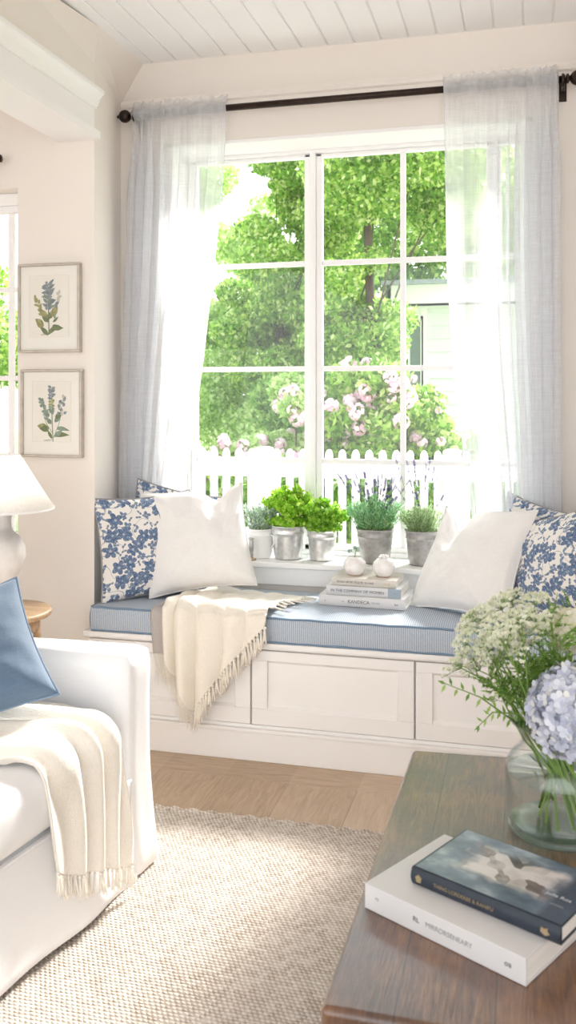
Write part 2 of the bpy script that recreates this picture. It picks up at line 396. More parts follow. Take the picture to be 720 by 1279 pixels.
BK_CREAM = pm('cream_cloth_cover', (.66, .62, .555), .7, .05, 40, .1, 400)
BK_GREYW = pm('pale_grey_jacket', (.66, .66, .67), .5, .02)
BK_BLUE = pm('grey_blue_paper', (.32, .39, .45), .5, .03)
BK_NAVY = pm('navy_cloth', (.022, .032, .05), .42, .1, 60, .08, 500)
INK = pm('grey_ink', (.09, .09, .10), .7, .05)
INKL = pm('pale_grey_ink', (.33, .33, .34), .7, .05)
GOLD = pm('gold_foil', (.46, .36, .22), .4, .1, Metallic=.6)
LIP = pm('lawn_grass', (.36, .46, .20), .9, .35, 4)
FENCEW = pm('fence_paint', (.90, .90, .89), .5, .02)
SIDING = None

# ------------------------------------------------------------------ room shell
# floor and rug
struct(MB().box(-4.2, 3.2, -2.2, 3.9, -.08, 0).build('floor', FLOORM))
rug_mb = MB()
x0, x1, y0, y1 = -1.75, .62, .15, 2.69
nx = 150
def rug_edge(i):   # scalloped far border of wrapped braid
    return .004 * abs(math.sin(i * .9)) + .002 * math.sin(i * .31)
poly = [(x0, y0), (x1, y0)] + [(lerp(x1, x0, i / nx), y1 + rug_edge(i)) for i in range(nx + 1)]
rug_mb.prism(poly, .001, .012)
rug = rug_mb.build('jute_rug', JUTE, None, bevel=.004)
tag(rug, 'natural woven jute rug covering the floor between sofa and dark coffee table', 'rug')
br = MB()
for k in range(2):
    br.tube([(lerp(x0, x1, i / 220), y1 - .002 - .010 * k + .0022 * math.sin(i * 1.1 + k * 2), .011 + .0035 * math.cos(i * 1.1 + k * 2)) for i in range(221)], .0055, 6)
br.build('braided_border', JUTE, rug, smooth=True)

# ceiling boards (run away from the camera)
cm = MB(); bw = .108; x = -4.0
while x < 3.0:
    a, b = x + .0022, x + bw - .0022
    cm.prism([(a, 2.80), (a, 2.724), (a + .004, 2.72), (b - .004, 2.72), (b, 2.724), (b, 2.80)], -2.2, 3.9, axis='y')
    x += bw
cm.box(-4.2, 3.2, -2.2, 3.9, 2.728, 2.82)
struct(cm.build('ceiling', CEILM))

# window wall (back): window opening x -1.47..0.03, z .62..2.39 ; wall thickness 3.62..3.92
OX0, OX1, OZ0, OZ1 = -1.47, .03, .612, 2.39
YW0, YW1 = 3.62, 3.92
wb = MB()
wb.box(-1.9, OX0, YW0, YW1, 0, 2.8); wb.box(OX1, .55, YW0, YW1, 0, 2.8)
wb.box(OX0, OX1, YW0, YW1, 0, OZ0); wb.box(OX0, OX1, YW0, YW1, OZ1, 2.8)
struct(wb.build('wall_back', WALL))
# splayed return on the left of the bay + upper left wall
wl = MB()
wl.prism([(-1.606, 3.2), (-1.69, 3.62), (-1.69, 3.75), (-1.95, 3.75), (-1.95, 3.33), (-1.66, 3.33), (-1.66, 3.2)], 0, 2.8)
wl.box(-1.755, -1.606, -2.2, 3.2, 2.33, 2.8)
struct(wl.build('wall_left', WALL))
# wall of the side nook, with its window opening x -2.62..-1.94, z .70..2.14
wn = MB()
NX0, NX1, NZ0, NZ1 = -2.75, -1.937, .70, 2.14
wn.box(NX1, -1.66, 3.2, 3.34, 0, 2.8); wn.box(-4.2, NX0, 3.2, 3.34, 0, 2.8)
wn.box(NX0, NX1, 3.2, 3.34, 0, NZ0); wn.box(NX0, NX1, 3.2, 3.34, NZ1, 2.8)
wn.box(-4.3, -4.2, -2.2, 3.34, 0, 2.8)  # unseen far side of the nook, added to cut the open-sky fill
struct(wn.build('wall_nook', WALL))
# right return of the bay and the wall beyond it
wr = MB()
wr.prism([(.345, 3.62), (.305, 3.2), (3.2, 3.2), (3.2, 3.35), (.6, 3.35), (.6, 3.75), (.345, 3.75)], 0, 2.8)
wr.box(3.2, 3.3, -2.2, 3.2, 0, 2.8)  # unseen side wall, added so less sky light fills the room
struct(wr.build('wall_right', WALL))
# panel mouldings low on the nook wall
pmo = MB()
for a, b, c, d in ((-2.6, -1.965, .12, .60),):
    for q in ((a, b, d - .012, d), (a, b, c, c + .012)): pmo.box(q[0], q[1], 3.192, 3.2, q[2], q[3])
    for q in ((a, a + .012), (b - .012, b)): pmo.box(q[0], q[1], 3.192, 3.2, c, d)
struct(pmo.build('trim_1', WALL, bevel=.003))
struct(MB().box(-4.2, -1.61, 3.185, 3.2, 0, .11).build('baseboard_nook', WHITE, bevel=.004))
# header beam between room and nook, with its crown
bmb = MB()
bmb.box(-1.755, -1.58, -2.2, 3.2, 2.305, 2.335)
bmb.box(-1.745, -1.604, -2.2, 3.196, 2.335, 2.43)
prof = [(-1.606, 2.425), (-1.598, 2.425), (-1.598, 2.433), (-1.592, 2.438), (-1.588, 2.448), (-1.584, 2.46), (-1.572, 2.474), (-1.566, 2.478), (-1.566, 2.492), (-1.606, 2.492)]
bmb.prism(prof, -2.2, 3.205, axis='y')
bmb.box(-1.757, -1.606, -2.2, 3.196, 2.33, 2.36)
struct(bmb.build('trim_2', WHITE))
# sloped crown board round the bay
cr = MB()
cr.add([(-1.69, 3.62, 2.585), (.345, 3.62, 2.585), (.345, 3.62, 2.8), (-1.69, 3.62, 2.8), (-1.56, 3.557, 2.72), (.4, 3.557, 2.72), (.4, 3.557, 2.8), (-1.56, 3.557, 2.8)],
       [(0, 1, 5, 4), (4, 5, 6, 7), (0, 3, 2, 1), (0, 4, 7, 3), (1, 2, 6, 5), (3, 7, 6, 2)])
cr.add([(-1.69, 3.62, 2.585), (-1.606, 3.2, 2.60), (-1.56, 3.557, 2.72), (-1.565, 3.15, 2.72), (-1.606, 3.2, 2.8), (-1.69, 3.62, 2.8), (-1.606, 2.6, 2.70)],
       [(0, 2, 3, 1), (1, 3, 6), (0, 1, 4, 5)])
struct(cr.build('trim_3', WALL))
cb = MB()
cb.prism([(3.62, 2.556), (3.606, 2.56), (3.602, 2.572), (3.610, 2.588), (3.62, 2.59)], -1.685, .34, axis='x')
struct(cb.build('trim_4', WALL))

# ------------------------------------------------------------------ main window
win = bpy.data.objects.new('window_1', None); COL.objects.link(win); win.location = (-.72, 3.83, .635); struct(win)
# lining of the reveal, head, jambs
fr = MB()
fr.box(OX0, OX0 + .018, 3.615, 3.90, .63, OZ1); fr.box(OX1 - .018, OX1, 3.615, 3.90, .63, OZ1)
fr.box(OX0, OX1, 3.615, 3.90, OZ1 - .016, OZ1)
fr.box(OX0 + .018, OX1 - .018, 3.79, 3.80, 2.36, 2.375)
fr.build('reveal_lining', WHITE, win, bevel=.003)
sl = MB(); sl.box(-1.60, .16, 3.582, 3.90, .612, .637)
sl.build('window_sill', WHITE, win, bevel=.006)
ap = MB(); ap.box(-1.55, .10, 3.604, 3.62, .54, .612); ap.build('sill_apron', WHITE, win, bevel=.004)
fm = MB()
ZB, ZT = .637, 2.376
fm.box(OX0 + .018, OX1 - .018, 3.80, 3.86, ZB, ZB + .02)
fm.box(OX0 + .018, OX1 - .018, 3.80, 3.86, ZT - .016, ZT)
for a, b in ((OX0 + .018, OX0 + .03), (-.894, -.868), (-.125, -.105), (OX1 - .03, OX1 - .018)): fm.box(a, b, 3.795, 3.865, ZB, ZT)
fm.build('window_frame', WHITE, win, bevel=.004)
LITES = [(-1.44, -.894, []), (-.868, -.125, [-.4955]), (-.105, 0.0, [])]
for a, b, mv in LITES:
    s_ = MB(); w = .026 if b - a > .3 else .015
    s_.box(a, a + w, 3.812, 3.848, ZB + .02, ZT - .016); s_.box(b - w, b, 3.812, 3.848, ZB + .02, ZT - .016)
    s_.box(a, b, 3.812, 3.848, ZB + .02, ZB + .045); s_.box(a, b, 3.812, 3.848, ZT - .03, ZT - .016)
    so = s_.build('sash', WHITE, win, bevel=.004)
    mu = MB()
    for z in (1.891, 1.436, 1.037): mu.box(a + w, b - w, 3.818, 3.842, z - .011, z + .011)
    for x in mv: mu.box(x - .0115, x + .0115, 3.8192, 3.8408, ZB + .04, ZT - .03)
    mu.build('glazing_bars', WHITE, so, bevel=.004)
    MB().box(a + w - .002, b - w + .002, 3.8285, 3.8315, ZB + .042, ZT - .028).build('window_pane', PANE, so)
# ------------------------------------------------------------------ nook window
w2 = bpy.data.objects.new('window_2', None); COL.objects.link(w2); w2.location = (-2.34, 3.3, .7); struct(w2)
f2 = MB()
f2.box(NX0, NX1, 3.28, 3.32, NZ1 - .05, NZ1); f2.box(NX0, NX1, 3.19, 3.33, NZ0 - .01, NZ0 + .02)
for a, b in ((NX0, NX0 + .03), (NX1 - .012, NX1), (-2.40, -2.33)): f2.box(a, b, 3.275, 3.325, NZ0, NZ1)
f2.build('window_frame', WHITE, w2, bevel=.004)
for a, b in ((NX0 + .03, -2.40), (-2.33, NX1 - .012)):
    s_ = MB(); w = .03
    s_.box(a, a + w, 3.285, 3.315, NZ0 + .02, NZ1 - .05); s_.box(b - .012, b, 3.285, 3.315, NZ0 + .02, NZ1 - .05)
    s_.box(a, b, 3.285, 3.315, NZ0 + .02, NZ0 + .06); s_.box(a, b, 3.285, 3.315, NZ1 - .08, NZ1 - .05)
    so = s_.build('sash', WHITE, w2, bevel=.004)
    mu = MB()
    for z in (1.75, 1.39, 1.03): mu.box(a, b, 3.29, 3.31, z - .01, z + .01)
    xm = b - .075; mu.box(xm - .012, xm + .012, 3.2915, 3.3085, NZ0 + .06, NZ1 - .08)
    mu.build('glazing_bars', WHITE, so, bevel=.003)
    MB().box(a + .01, b - .01, 3.2985, 3.3015, NZ0 + .04, NZ1 - .06).build('window_pane', PANE, so)

# ------------------------------------------------------------------ curtain rods
def finial(mb, x, y, z, sgn, r=.027):
    mb.lathe([(.012, 0), (.018, .004 * sgn), (.018, .010 * sgn), (.010, .014 * sgn), (.010, .02 * sgn)], (x, y, z), 20, axis='x')
    mb.ball((x + sgn * (.02 + r * .8), y, z), r, 18, 12)
    mb.lathe([(.008, 0), (.006, .008 * sgn), (.0, .010 * sgn)], (x + sgn * (.02 + r * 1.75), y, z), 12, axis='x')
rod = thing('curtain_rod', 'dark bronze curtain rod with ball finials above the large window', 'curtain rod', (-.72, 3.56, 2.5))
MB().tube([(-1.605, 3.55, 2.503), (.135, 3.55, 2.503)], .0135, 16).build('rod', IRON, rod, smooth=True)
q = MB(); finial(q, -1.598, 3.55, 2.503, -1, .027); q.build('finial', IRON, rod, smooth=True)
q = MB(); finial(q, .150, 3.55, 2.505, 1, .028); q.build('finial', IRON, rod, smooth=True)
for x in (-1.597, .136):
    q = MB(); q.lathe([(.026, 0), (.026, .006), (.02, .012)], (x, 3.55, 2.499), 20, axis='x')
    q.tube([(x + .006, 3.618, 2.48), (x + .006, 3.59, 2.475), (x + .006, 3.56, 2.484)], .007, 8); q.box(x - .008, x + .02, 3.612, 3.62, 2.44, 2.53)
    q.build('bracket', IRON, rod, smooth=False, bevel=.002)
rod2 = thing('curtain_rod', 'short visible end of black curtain rod above the side window', 'curtain rod', (-2.34, 3.14, 2.24))
MB().tube([(-2.8, 3.14, 2.243), (-1.985, 3.14, 2.243)], .011, 12).build('rod', IRON, rod2, smooth=True)
q = MB(); q.lathe([(.011, 0), (.015, .003), (.015, .010), (0, .013)], (-1.985, 3.14, 2.243), 14, axis='x'); q.build('end_cap', IRON, rod2, smooth=True)
q = MB(); q.tube([(-2.03, 3.2, 2.235), (-2.03, 3.14, 2.232)], .006, 8); q.build('bracket', IRON, rod2, smooth=True)

# ------------------------------------------------------------------ sheer curtains
def curtain(name, label, XL, XR, dense_left, npl, seed, zbot):
    rng = random.Random(seed)
    ztop = 2.556; nu, nv = npl * 18, 90
    ph = [rng.uniform(-.5, .5) for _ in range(npl * 3 + 3)]
    def fn(u, v):
        t = v
        z = lerp(ztop, zbot, t)
        if z > 2.44: z = z        # fine rows at top come from v spacing below
        xl, xr = pw(XL, z), pw(XR, z)
        s = u if dense_left else 1 - u
        # s: 0 at the stacked outer side, 1 at the sheer flat inner side
        w = 1 - math.pow(1 - s, 1.0)
        k = npl * 2 * PI
        dens = lerp(1.0, .35, sm((s - .25) / .5))
        phase = k * (s ** .8) + .5 * math.sin(3.1 * s + seed) + .25 * math.sin(5 * z + 4 * s)
        drop = sm((2.50 - z) / .35)
        amp = lerp(.014, .036, drop) * dens
        xa = lerp(.006, .026, drop) * dens
        xf = .42 * s + .58 * s ** 1.6
        xx = lerp(xl, xr, xf) if dense_left else lerp(xr, xl, xf)
        sg = 1 if dense_left else -1
        xx += sg * xa * math.sin(2 * phase) * sm(s * 12) * sm((1 - s) * 12)
        yy = 3.548 + amp * math.sin(phase) + .006 * math.sin(23 * s + 2 * z)
        if z > 2.47:              # rod pocket and gathered heading
            rip = math.sin(phase * 2.3 + ph[int(s * npl)] )
            near = math.exp(-((z - 2.503) / .022) ** 2)
            yy = lerp(yy, 3.5285 - .003 * rip, near)
            if z > 2.52: z += .007 * rip * (z - 2.52) / .036; yy += .006 * math.sin(phase * 2.3) * (z - 2.515) / .036
        return (xx, yy, z)
    # finer rows at the heading
    rows = [i * .012 / (2.556 - zbot) for i in range(12)]; last = rows[-1]
    rows += [last + (1 - last) * (i + 1) / 60 for i in range(60)]
    mb = MB(); v = [fn(i / nu, t) for t in rows for i in range(nu + 1)]
    n1 = nu + 1
    mb.add(v, [(j * n1 + i, j * n1 + i + 1, (j + 1) * n1 + i + 1, (j + 1) * n1 + i) for j in range(len(rows) - 1) for i in range(nu)])
    o = mb.build(name, SHEER, None, smooth=True)
    tag(o, label, 'curtain')
    pk = MB(); pk.grid(lambda u, v: tuple(Vector(fn(u, (2.556 - lerp(2.4815, 2.5245, v)) / (2.556 - zbot))) + Vector((0, -.003 - .0025 * math.sin(PI * v), 0))), nu * 2, 6)
    pk.build('rod_pocket', SHEER, o, smooth=True)
    # stitched band that closes the rod pocket
    b = MB()
    for zz in (2.524, 2.481):
        b.tube([Vector(fn(i / nu, (2.556 - zz) / (2.556 - zbot))) + Vector((0, -.0012, 0)) for i in range(nu + 1)], .0011, 5)
    b.build('stitching', SHEER, o, smooth=True)
    e = MB(); e.tube([Vector(fn(1 if dense_left else 0, i / 80)) for i in range(81)], .0028, 6); e.build('side_hem', SHEER, o, smooth=True)
    return o
curtain('sheer_curtain', 'pale grey sheer curtain hanging at the left of the large window',
        [(2.55, -1.600), (1.98, -1.612), (1.095, -1.64), (.66, -1.645)], [(2.55, -1.183), (2.2, -1.205), (1.863, -1.242), (1.466, -1.288), (1.10, -1.341), (.88, -1.384), (.66, -1.42)], True, 7, 3, .65)
curtain('sheer_curtain', 'pale grey sheer curtain hanging at the right of the large window',
        [(2.558, -.300), (1.8, -.288), (1.394, -.262), (.87, -.195), (.66, -.17)], [(2.55, .124), (.66, .126)], False, 7, 8, .65)

# ------------------------------------------------------------------ framed prints
def leafpoly(mb, x, z, ang, L, W, y, mi, bend=0):
    c, s = math.cos(ang), math.sin(ang); up, dn = [], []
    for i in range(9):
        t = i / 8; w = W * math.sin(PI * t ** .8) * .5; b = bend * L * t * t
        px, pz = L * t, b
        up.append((x + c * px - s * (pz + w), z + s * px + c * (pz + w))); dn.append((x + c * px - s * (pz - w), z + s * px + c * (pz - w)))
    pts = up + dn[::-1][1:-1]
    n = len(pts)
    mb.add([(a, y, b) for a, b in pts], [tuple(range(n))], mi)
def print_frame(name, label, x0, x1, z0, z1, kind):
    t = thing(name, label, 'framed print', ((x0 + x1) / 2, 3.2, z0))
    f = MB(); w = .0105; yf = 3.174
    for a in ((x0, x1, z0, z0 + w), (x0, x1, z1 - w, z1), (x0, x0 + w, z0 + w, z1 - w), (x1 - w, x1, z0 + w, z1 - w)): f.box(a[0], a[1], yf, 3.2, a[2], a[3])
    f.build('frame', FRAMEM, t, bevel=.0025)
    MB().box(x0 + w, x1 - w, 3.184, 3.198, z0 + w, z1 - w).build('mat_board', MATB, t)
    m = .048; p = MB()
    p.box(x0 + m + .004, x1 - m - .004, 3.1832, 3.1838, z0 + m + .016, z1 - m - .004, 0)
    for a in ((x0 + m, x1 - m, z0 + m + .012, z0 + m + .0135), (x0 + m, x1 - m, z1 - m, z1 - m + .0015), (x0 + m, x0 + m + .0012, z0 + m + .012, z1 - m), (x1 - m - .0012, x1 - m, z0 + m + .012, z1 - m)): p.box(a[0], a[1], 3.183, 3.184, a[2], a[3], 1)
    pr = p.build('print', [PAPER, PLATE], t)
    d = MB(); W_, H_ = x1 - x0, z1 - z0; k = [0]
    def at(u, v): return (x0 + u * W_, z1 - v * H_)
    def lf(u, v, ang, L, W, mi, bend=0):
        k[0] += 1; x, z = at(u, v); leafpoly(d, x, z, math.radians(ang), L * W_, W * W_, 3.1828 - .00002 * k[0], mi, bend)
    def stem(pts, mi, w=.006):
        q = [at(*p) for p in pts]
        for (xa, za), (xb, zb) in zip(q, q[1:]):
            dx, dz = xb - xa, zb - za; L = math.hypot(dx, dz); nx_, nz_ = -dz / L * w * W_, dx / L * w * W_
            k[0] += 1; y = 3.1828 - .00002 * k[0]
            d.add([(xa - nx_, y, za - nz_), (xa + nx_, y, za + nz_), (xb + nx_, y, zb + nz_), (xb - nx_, y, zb - nz_)], [(3, 2, 1, 0)], mi)
    rr = random.Random(kind)
    if kind == 1:
        stem([(.50, .80), (.495, .6), (.485, .35), (.48, .24)], 0, .008)
        lf(.36, .805, 12, .16, .03, 4)
        for u, v, a, L, W, mi, b in ((.49, .80, 55, .22, .07, 0, -.3), (.49, .81, 130, .20, .07, 0, .1), (.55, .74, 35, .16, .11, 0, -.6), (.42, .70, 160, .17, .12, 1, -.3), (.46, .65, 60, .16, .06, 0, .1), (.48, .62, 130, .22, .09, 1, .1), (.50, .62, 50, .11, .06, 0, 0), (.54, .60, 55, .20, .10, 1, .1), (.56, .66, 30, .12, .04, 0, .2), (.49, .66, 140, .14, .06, 0, 0), (.60, .63, 100, .10, .04, 3, 0)): lf(u, v, a, L, W, mi, b)
        for i in range(14): lf(.40 - .11 * i / 13 + rr.uniform(-.01, .01), .58 - .18 * i / 13, 120 + rr.uniform(-50, 50), .075, .04, 1, .1)
        for i in range(10): lf(.60 + .06 * i / 9, .50 - .15 * i / 9, 75 + rr.uniform(-60, 60), .07, .04, 2 if i < 4 else 4, 0)
        for i in range(30):
            v = .22 + .30 * i / 29; sp = .05 + .03 * (i % 4); lf(.485, v, (20 if i % 2 else 160) + rr.uniform(-35, 35), sp, .045, 2 if i < 18 or i % 3 else 3, 0)
    else:
        stem([(.525, .82), (.51, .6), (.505, .35), (.50, .22)], 3, .008); lf(.36, .81, 4, .17, .025, 4)
        stem([(.53, .78), (.62, .62), (.66, .5)], 3, .005); stem([(.51, .72), (.42, .62), (.36, .5)], 3, .005)
        for u, v, a, L, W, mi, b in ((.51, .79, 120, .16, .05, 0, 0), (.55, .76, 30, .22, .09, 0, -.5), (.55, .77, 50, .16, .07, 3, -.2), (.58, .68, 20, .20, .07, 3, -.5), (.45, .66, 190, .18, .13, 1, -.3), (.46, .66, 205, .15, .1, 0, -.3), (.49, .62, 125, .10, .07, 0, 0), (.55, .60, 45, .14, .07, 3, 0), (.56, .56, 40, .16, .08, 0, 0), (.50, .62, 140, .12, .05, 3, 0)): lf(u, v, a, L, W, mi, b)
        for i in range(20): lf(.44 - .12 * i / 19 + rr.uniform(-.015, .015), .56 - .22 * i / 19, 110 + rr.uniform(-70, 70), .085 * (1 - .4 * i / 19), .045, 3 if i % 3 else 2, 0)
        for i in range(16): lf(.60 + rr.uniform(0, .10), .53 - .20 * i / 15, 70 + rr.uniform(-60, 60), .065, .045, 2 if i % 3 else 4, 0)
        for i in range(20):
            v = .21 + .30 * i / 19; lf(.502, v, (25 if i % 2 else 155) + rr.uniform(-35, 35), .07 if i < 9 else .055, .045, 2 if i < 9 else (1 if i < 14 else 3), 0)
    d.build('botanical_drawing', PRINTS, pr)
    MB().box(x0 + w, x1 - w, 3.1795, 3.1805, z0 + w, z1 - w).build('glass', PANE, t)
print_frame('framed_print', 'upper framed botanical print with blue flower spike between olive leaves', -1.924, -1.657, 1.487, 1.833, 1)
print_frame('framed_print', 'lower framed botanical print with grey green flower sprigs, hung below another', -1.911, -1.648, 1.079, 1.421, 2)

# ------------------------------------------------------------------ window seat
BX0, BX1 = -1.606, .305
bench = thing('window_seat', 'long white panelled built-in window bench under the large window', 'bench', (-.70, 3.37, 0))
b = MB(); b.box(BX0, BX1, 3.165, 3.60, .0, .412); b.build('carcass', BENCHP, bench)
b = MB(); b.box(BX0, BX1, 3.136, 3.165, 0, .104); b.box(BX0, BX1, 3.130, 3.165, .104, .117); b.build('plinth', BENCHP, bench, bevel=.003)
b = MB(); b.box(BX0 - .008, BX1, 3.122, 3.604, .412, .432); b.build('top_board', BENCHP, bench, bevel=.004)
b = MB(); b.box(BX0, BX1, 3.148, 3.165, .117, .128); b.box(BX0, BX1, 3.148, 3.165, .402, .412); b.build('face_rail', BENCHP, bench)
xs = [BX0, -.957, -.366, BX1]
for a, c in zip(xs, xs[1:]):
    a += .003; c -= .003; z0, z1 = .131, .399; w = .058
    d = MB()
    for q in ((a, c, z0, z0 + w), (a, c, z1 - w * .62, z1), (a, a + w, z0 + w, z1 - w * .62), (c - w, c, z0 + w, z1 - w * .62)): d.box(q[0], q[1], 3.142, 3.163, q[2], q[3])
    do = d.build('drawer_front', BENCHP, bench, bevel=.0025)
    p = MB(); p.box(a + w - .002, c - w + .002, 3.154, 3.162, z0 + w - .002, z1 - w * .62 + .002)
    for q in ((a + w, c - w, z0 + w, z0 + w + .01), (a + w, c - w, z1 - w * .62 - .01, z1 - w * .62)): p.prism([(3.144, q[2]), (3.155, q[2]), (3.155, q[3])] if q[2] < .25 else [(3.155, q[2]), (3.155, q[3]), (3.144, q[3])], q[0], q[1], axis='x')
    p.build('recessed_panel', BENCHP, do)

cush = MB(); CX0, CX1, CY0, CY1, CZ0, CZ1 = -1.583, .298, 3.126, 3.585, .433, .522
def cush_top(u, v):
    x, y = lerp(CX0, CX1, u), lerp(CY0, CY1, v)
    crown = .010 * min(1, min(u, 1 - u) * 40) ** .5 * min(1, min(v, 1 - v) * 6) ** .5
    return (x, y, CZ1 + crown + .002 * fn3((x, y, 0), 9))
cush.grid(cush_top, 90, 22)
def cush_front(u, v):
    x = lerp(CX0, CX1, u); z = lerp(CZ0, CZ1, v)
    return (x, CY0 - .007 * math.sin(PI * v) + .0015 * fn3((x, 0, z), 14), z)
cush.grid(cush_front, 90, 6)
for X, sg in ((CX0, -1), (CX1, 1)):
    cush.grid(lambda u, v: (X + sg * .006 * math.sin(PI * v), lerp(CY0, CY1, u), lerp(CZ0, CZ1, v)), 12, 6)
cush.box(CX0, CX1, CY0, CY1, CZ0, CZ0 + .004); cush.box(CX0, CX1, CY1 - .004, CY1, CZ0, CZ1)
cu = cush.build('bench_cushion', TICK, None, smooth=True, weld=True)
tag(cu, 'long blue and white ticking striped seat cushion on the white bench', 'cushion')
pp = MB(); r_ = .0042
for z in (CZ1, CZ0 + .004):
    pp.tube([(CX0, CY1, z), (CX0, CY0 + .006, z), (CX0 + .006, CY0, z)] + [(lerp(CX0 + .01, CX1 - .01, i / 60), CY0 + .001 * math.sin(i), z + .001 * math.sin(i * 1.7)) for i in range(61)] + [(CX1, CY0 + .006, z), (CX1, CY1, z)], r_, 7)
pp.build('piping', PIPING, cu, smooth=True)

# ------------------------------------------------------------------ pillows
def pillow(name, label, cat, mat, C, yaw, tilt, roll, size, thick=.13, chop=0, seed=0, cord=None, group=None, zb=None, cx=.15, hfac=1):
    n = 44; mb = MB(); h = size / 2; uv = []
    def surf(sd):
        def f(u, v):
            a, c = 2 * u - 1, 2 * v - 1
            x = a * h * (1 - .085 * (1 - c * c) ** 1.0); y = c * h * hfac * (1 - .085 * (1 - a * a))
            puff = max(0, (1 - a * a) * (1 - c * c)) ** .46
            sagging = 1 + .22 * (-c) * .6
            z = thick / 2 * puff * sagging
            if chop:
                g_ = math.exp(-((a - cx) / .27) ** 2); top = sm((c + .35) / 1.35)
                y -= chop * g_ * top
                x += chop * .35 * math.copysign(1, a - cx) * math.exp(-((abs(a - cx) - .5) / .4) ** 2) * top * -.5
                z *= 1 - .45 * g_ * top
            # soft creases that run from the corners and random dents
            wr = .006 * fn3((a * 2.2 + seed, c * 2.2, sd), 1.3) + .0035 * fn3((a * 5 + seed, c * 4, sd * 3), 1.2)
            diag = .004 * math.sin(9 * (abs(a) - abs(c)) + seed) * (abs(a) * abs(c)) ** .5
            z += (wr + diag) * min(1, puff * 1.6)
            return (x, y, sd * z)
        return f
    fr_, bk = surf(1), surf(-1)
    for sd, fn_ in ((1, fr_), (-1, bk)):
        b0 = len(mb.v); mb.grid(fn_, n, n)
        if sd < 0: mb.f[-n * n:] = [q[::-1] for q in mb.f[-n * n:]]
        uv += [(i / n + (0 if sd > 0 else 3), j / n) for j in range(n + 1) for i in range(n + 1)]
    mb.uv = uv
    M = Matrix.Translation(C) @ Matrix.Rotation(math.radians(yaw), 4, 'Z') @ Matrix.Rotation(math.radians(90 - tilt), 4, 'X') @ Matrix.Rotation(math.radians(roll), 4, 'Z')
    if zb is not None:
        low = min((M @ Vector(p)).z for p in mb.v); M = Matrix.Translation((0, 0, zb - low)) @ M
    o = mb.build(name, mat, None, smooth=True, local=True); o.matrix_world = M
    tag(o, label, cat, group)
    ring = [fr_(i / n, 0) for i in range(n)] + [fr_(1, i / n) for i in range(n)] + [fr_(1 - i / n, 1) for i in range(n)] + [fr_(0, 1 - i / n) for i in range(n)]
    t = MB(); t.tube([(p[0] * 1.004, p[1] * 1.004, 0) for p in ring + ring[:1]], .0034 if cord else .0022, 6)
    c_ = t.build('piping' if cord else 'seam', cord or mat, o, smooth=True, local=True)
    return o
pillow('throw_pillow', 'blue floral print pillow leaning on the wall at the left bench end', 'pillow', FLORAL, (-1.44, 3.322, .72), 43, 11, 2, .405, .105, 0, 2, PIPEG, zb=.523)
pillow('throw_pillow', 'blue floral print pillow mostly hidden behind the left white pillow, only its corner showing', 'pillow', FLORAL, (-1.405, 3.50, .73), 14, 6, -12, .38, .10, 0, 5, PIPEG, zb=.527)
pillow('throw_pillow', 'plain white linen pillow with dented top, standing on the cream fringed throw', 'pillow', LINEN_W, (-1.255, 3.40, .725), 20, 20, 6, .42, .15, .05, 9, zb=.534, cx=.45)
pillow('throw_pillow', 'plain white linen pillow with dented top, at the right end of the bench', 'pillow', LINEN_W, (-.185, 3.40, .725), -34, 32, 3, .425, .16, .095, 4, zb=.527, cx=-.45)
pillow('throw_pillow', 'blue floral print pillow at the far right bench end, in front of its twin', 'pillow', FLORAL, (.095, 3.27, .71), -48, 20, 17, .36, .13, 0, 12, PIPEG, zb=.527)
pillow('throw_pillow', 'blue floral print pillow peeking out behind the right white pillow, beside the curtain', 'pillow', FLORAL, (.03, 3.455, .73), -44, 10, -8, .38, .10, 0, 15, PIPEG, zb=.527)

# ------------------------------------------------------------------ cream throw on the bench
thr = thing('fringed_throw', 'cream wool throw with knotted fringe hanging over the bench front', 'throw blanket', (-1.10, 3.25, .53))
XL_, XR_ = -1.272, -.885
def hang_z(s):   # lower edge of the hanging part
    return lerp(.37, .175, (s / .30) ** .8) if s < .30 else lerp(.175, .50, ((s - .30) / .70) ** 1.02)
def folds(s, k):
    w_ = 4.3 * s ** .85 + .35 + .12 * math.sin(9 * s)
    return abs(math.sin(PI * w_)) ** .6 * (.72 + .28 * math.sin(5 * s + 1))
def throw_pt(s, t):
    """t 0..1 on top of the cushion (back to front), 1..2 hanging down"""
    fo = folds(s, 0)
    if t <= 1:
        back = lerp(3.49, 3.42, s)
        y = lerp(back, 3.128, t)
        x = lerp(XL_ + .03 * (1 - t), XR_ + .07 * (1 - t) ** .8, s) + .012 * math.sin(9 * t + 5 * s)
        z = .535 + .034 * fo * (.35 + .65 * t) + .010 * fn3((x, y, 1), 11) + .008 * sm((t - .3) / .5)
        return Vector((x, y, z))
    q = t - 1
    zb = hang_z(s); ztop = .543 + .034 * fo
    L = ztop - zb
    # rounded shoulder over the cushion edge
    d = q * (L + .03)
    if d < .03:
        a = d / .03 * PI / 2
        y = 3.128 - .022 * math.sin(a); z = ztop - .022 * (1 - math.cos(a)); x = lerp(XL_, XR_, s)
        y -= .010 * fo * math.sin(a)
        return Vector((x, y, z))
    dd = d - .03; z = ztop - .022 - dd * (L - .022) / L
    conv = sm(dd / .38)
    x = lerp(XL_, XR_, s); x = lerp(x, lerp(x, -1.165, .24), conv)
    y = 3.106 - .034 * fo - .034 * fo * conv - .004 * fn3((x, 0, z), 10)
    return Vector((x, y, z))
nu, nv1, nv2 = 96, 26, 44
m = MB()
m.grid(lambda u, v: tuple(throw_pt(u, v * (nv1 + nv2) / nv1 if v * (nv1 + nv2) < nv1 else 1 + (v * (nv1 + nv2) - nv1) / nv2)), nu, nv1 + nv2)
m.build('blanket', CREAM, thr, smooth=True, solid=.006)
fq = MB()
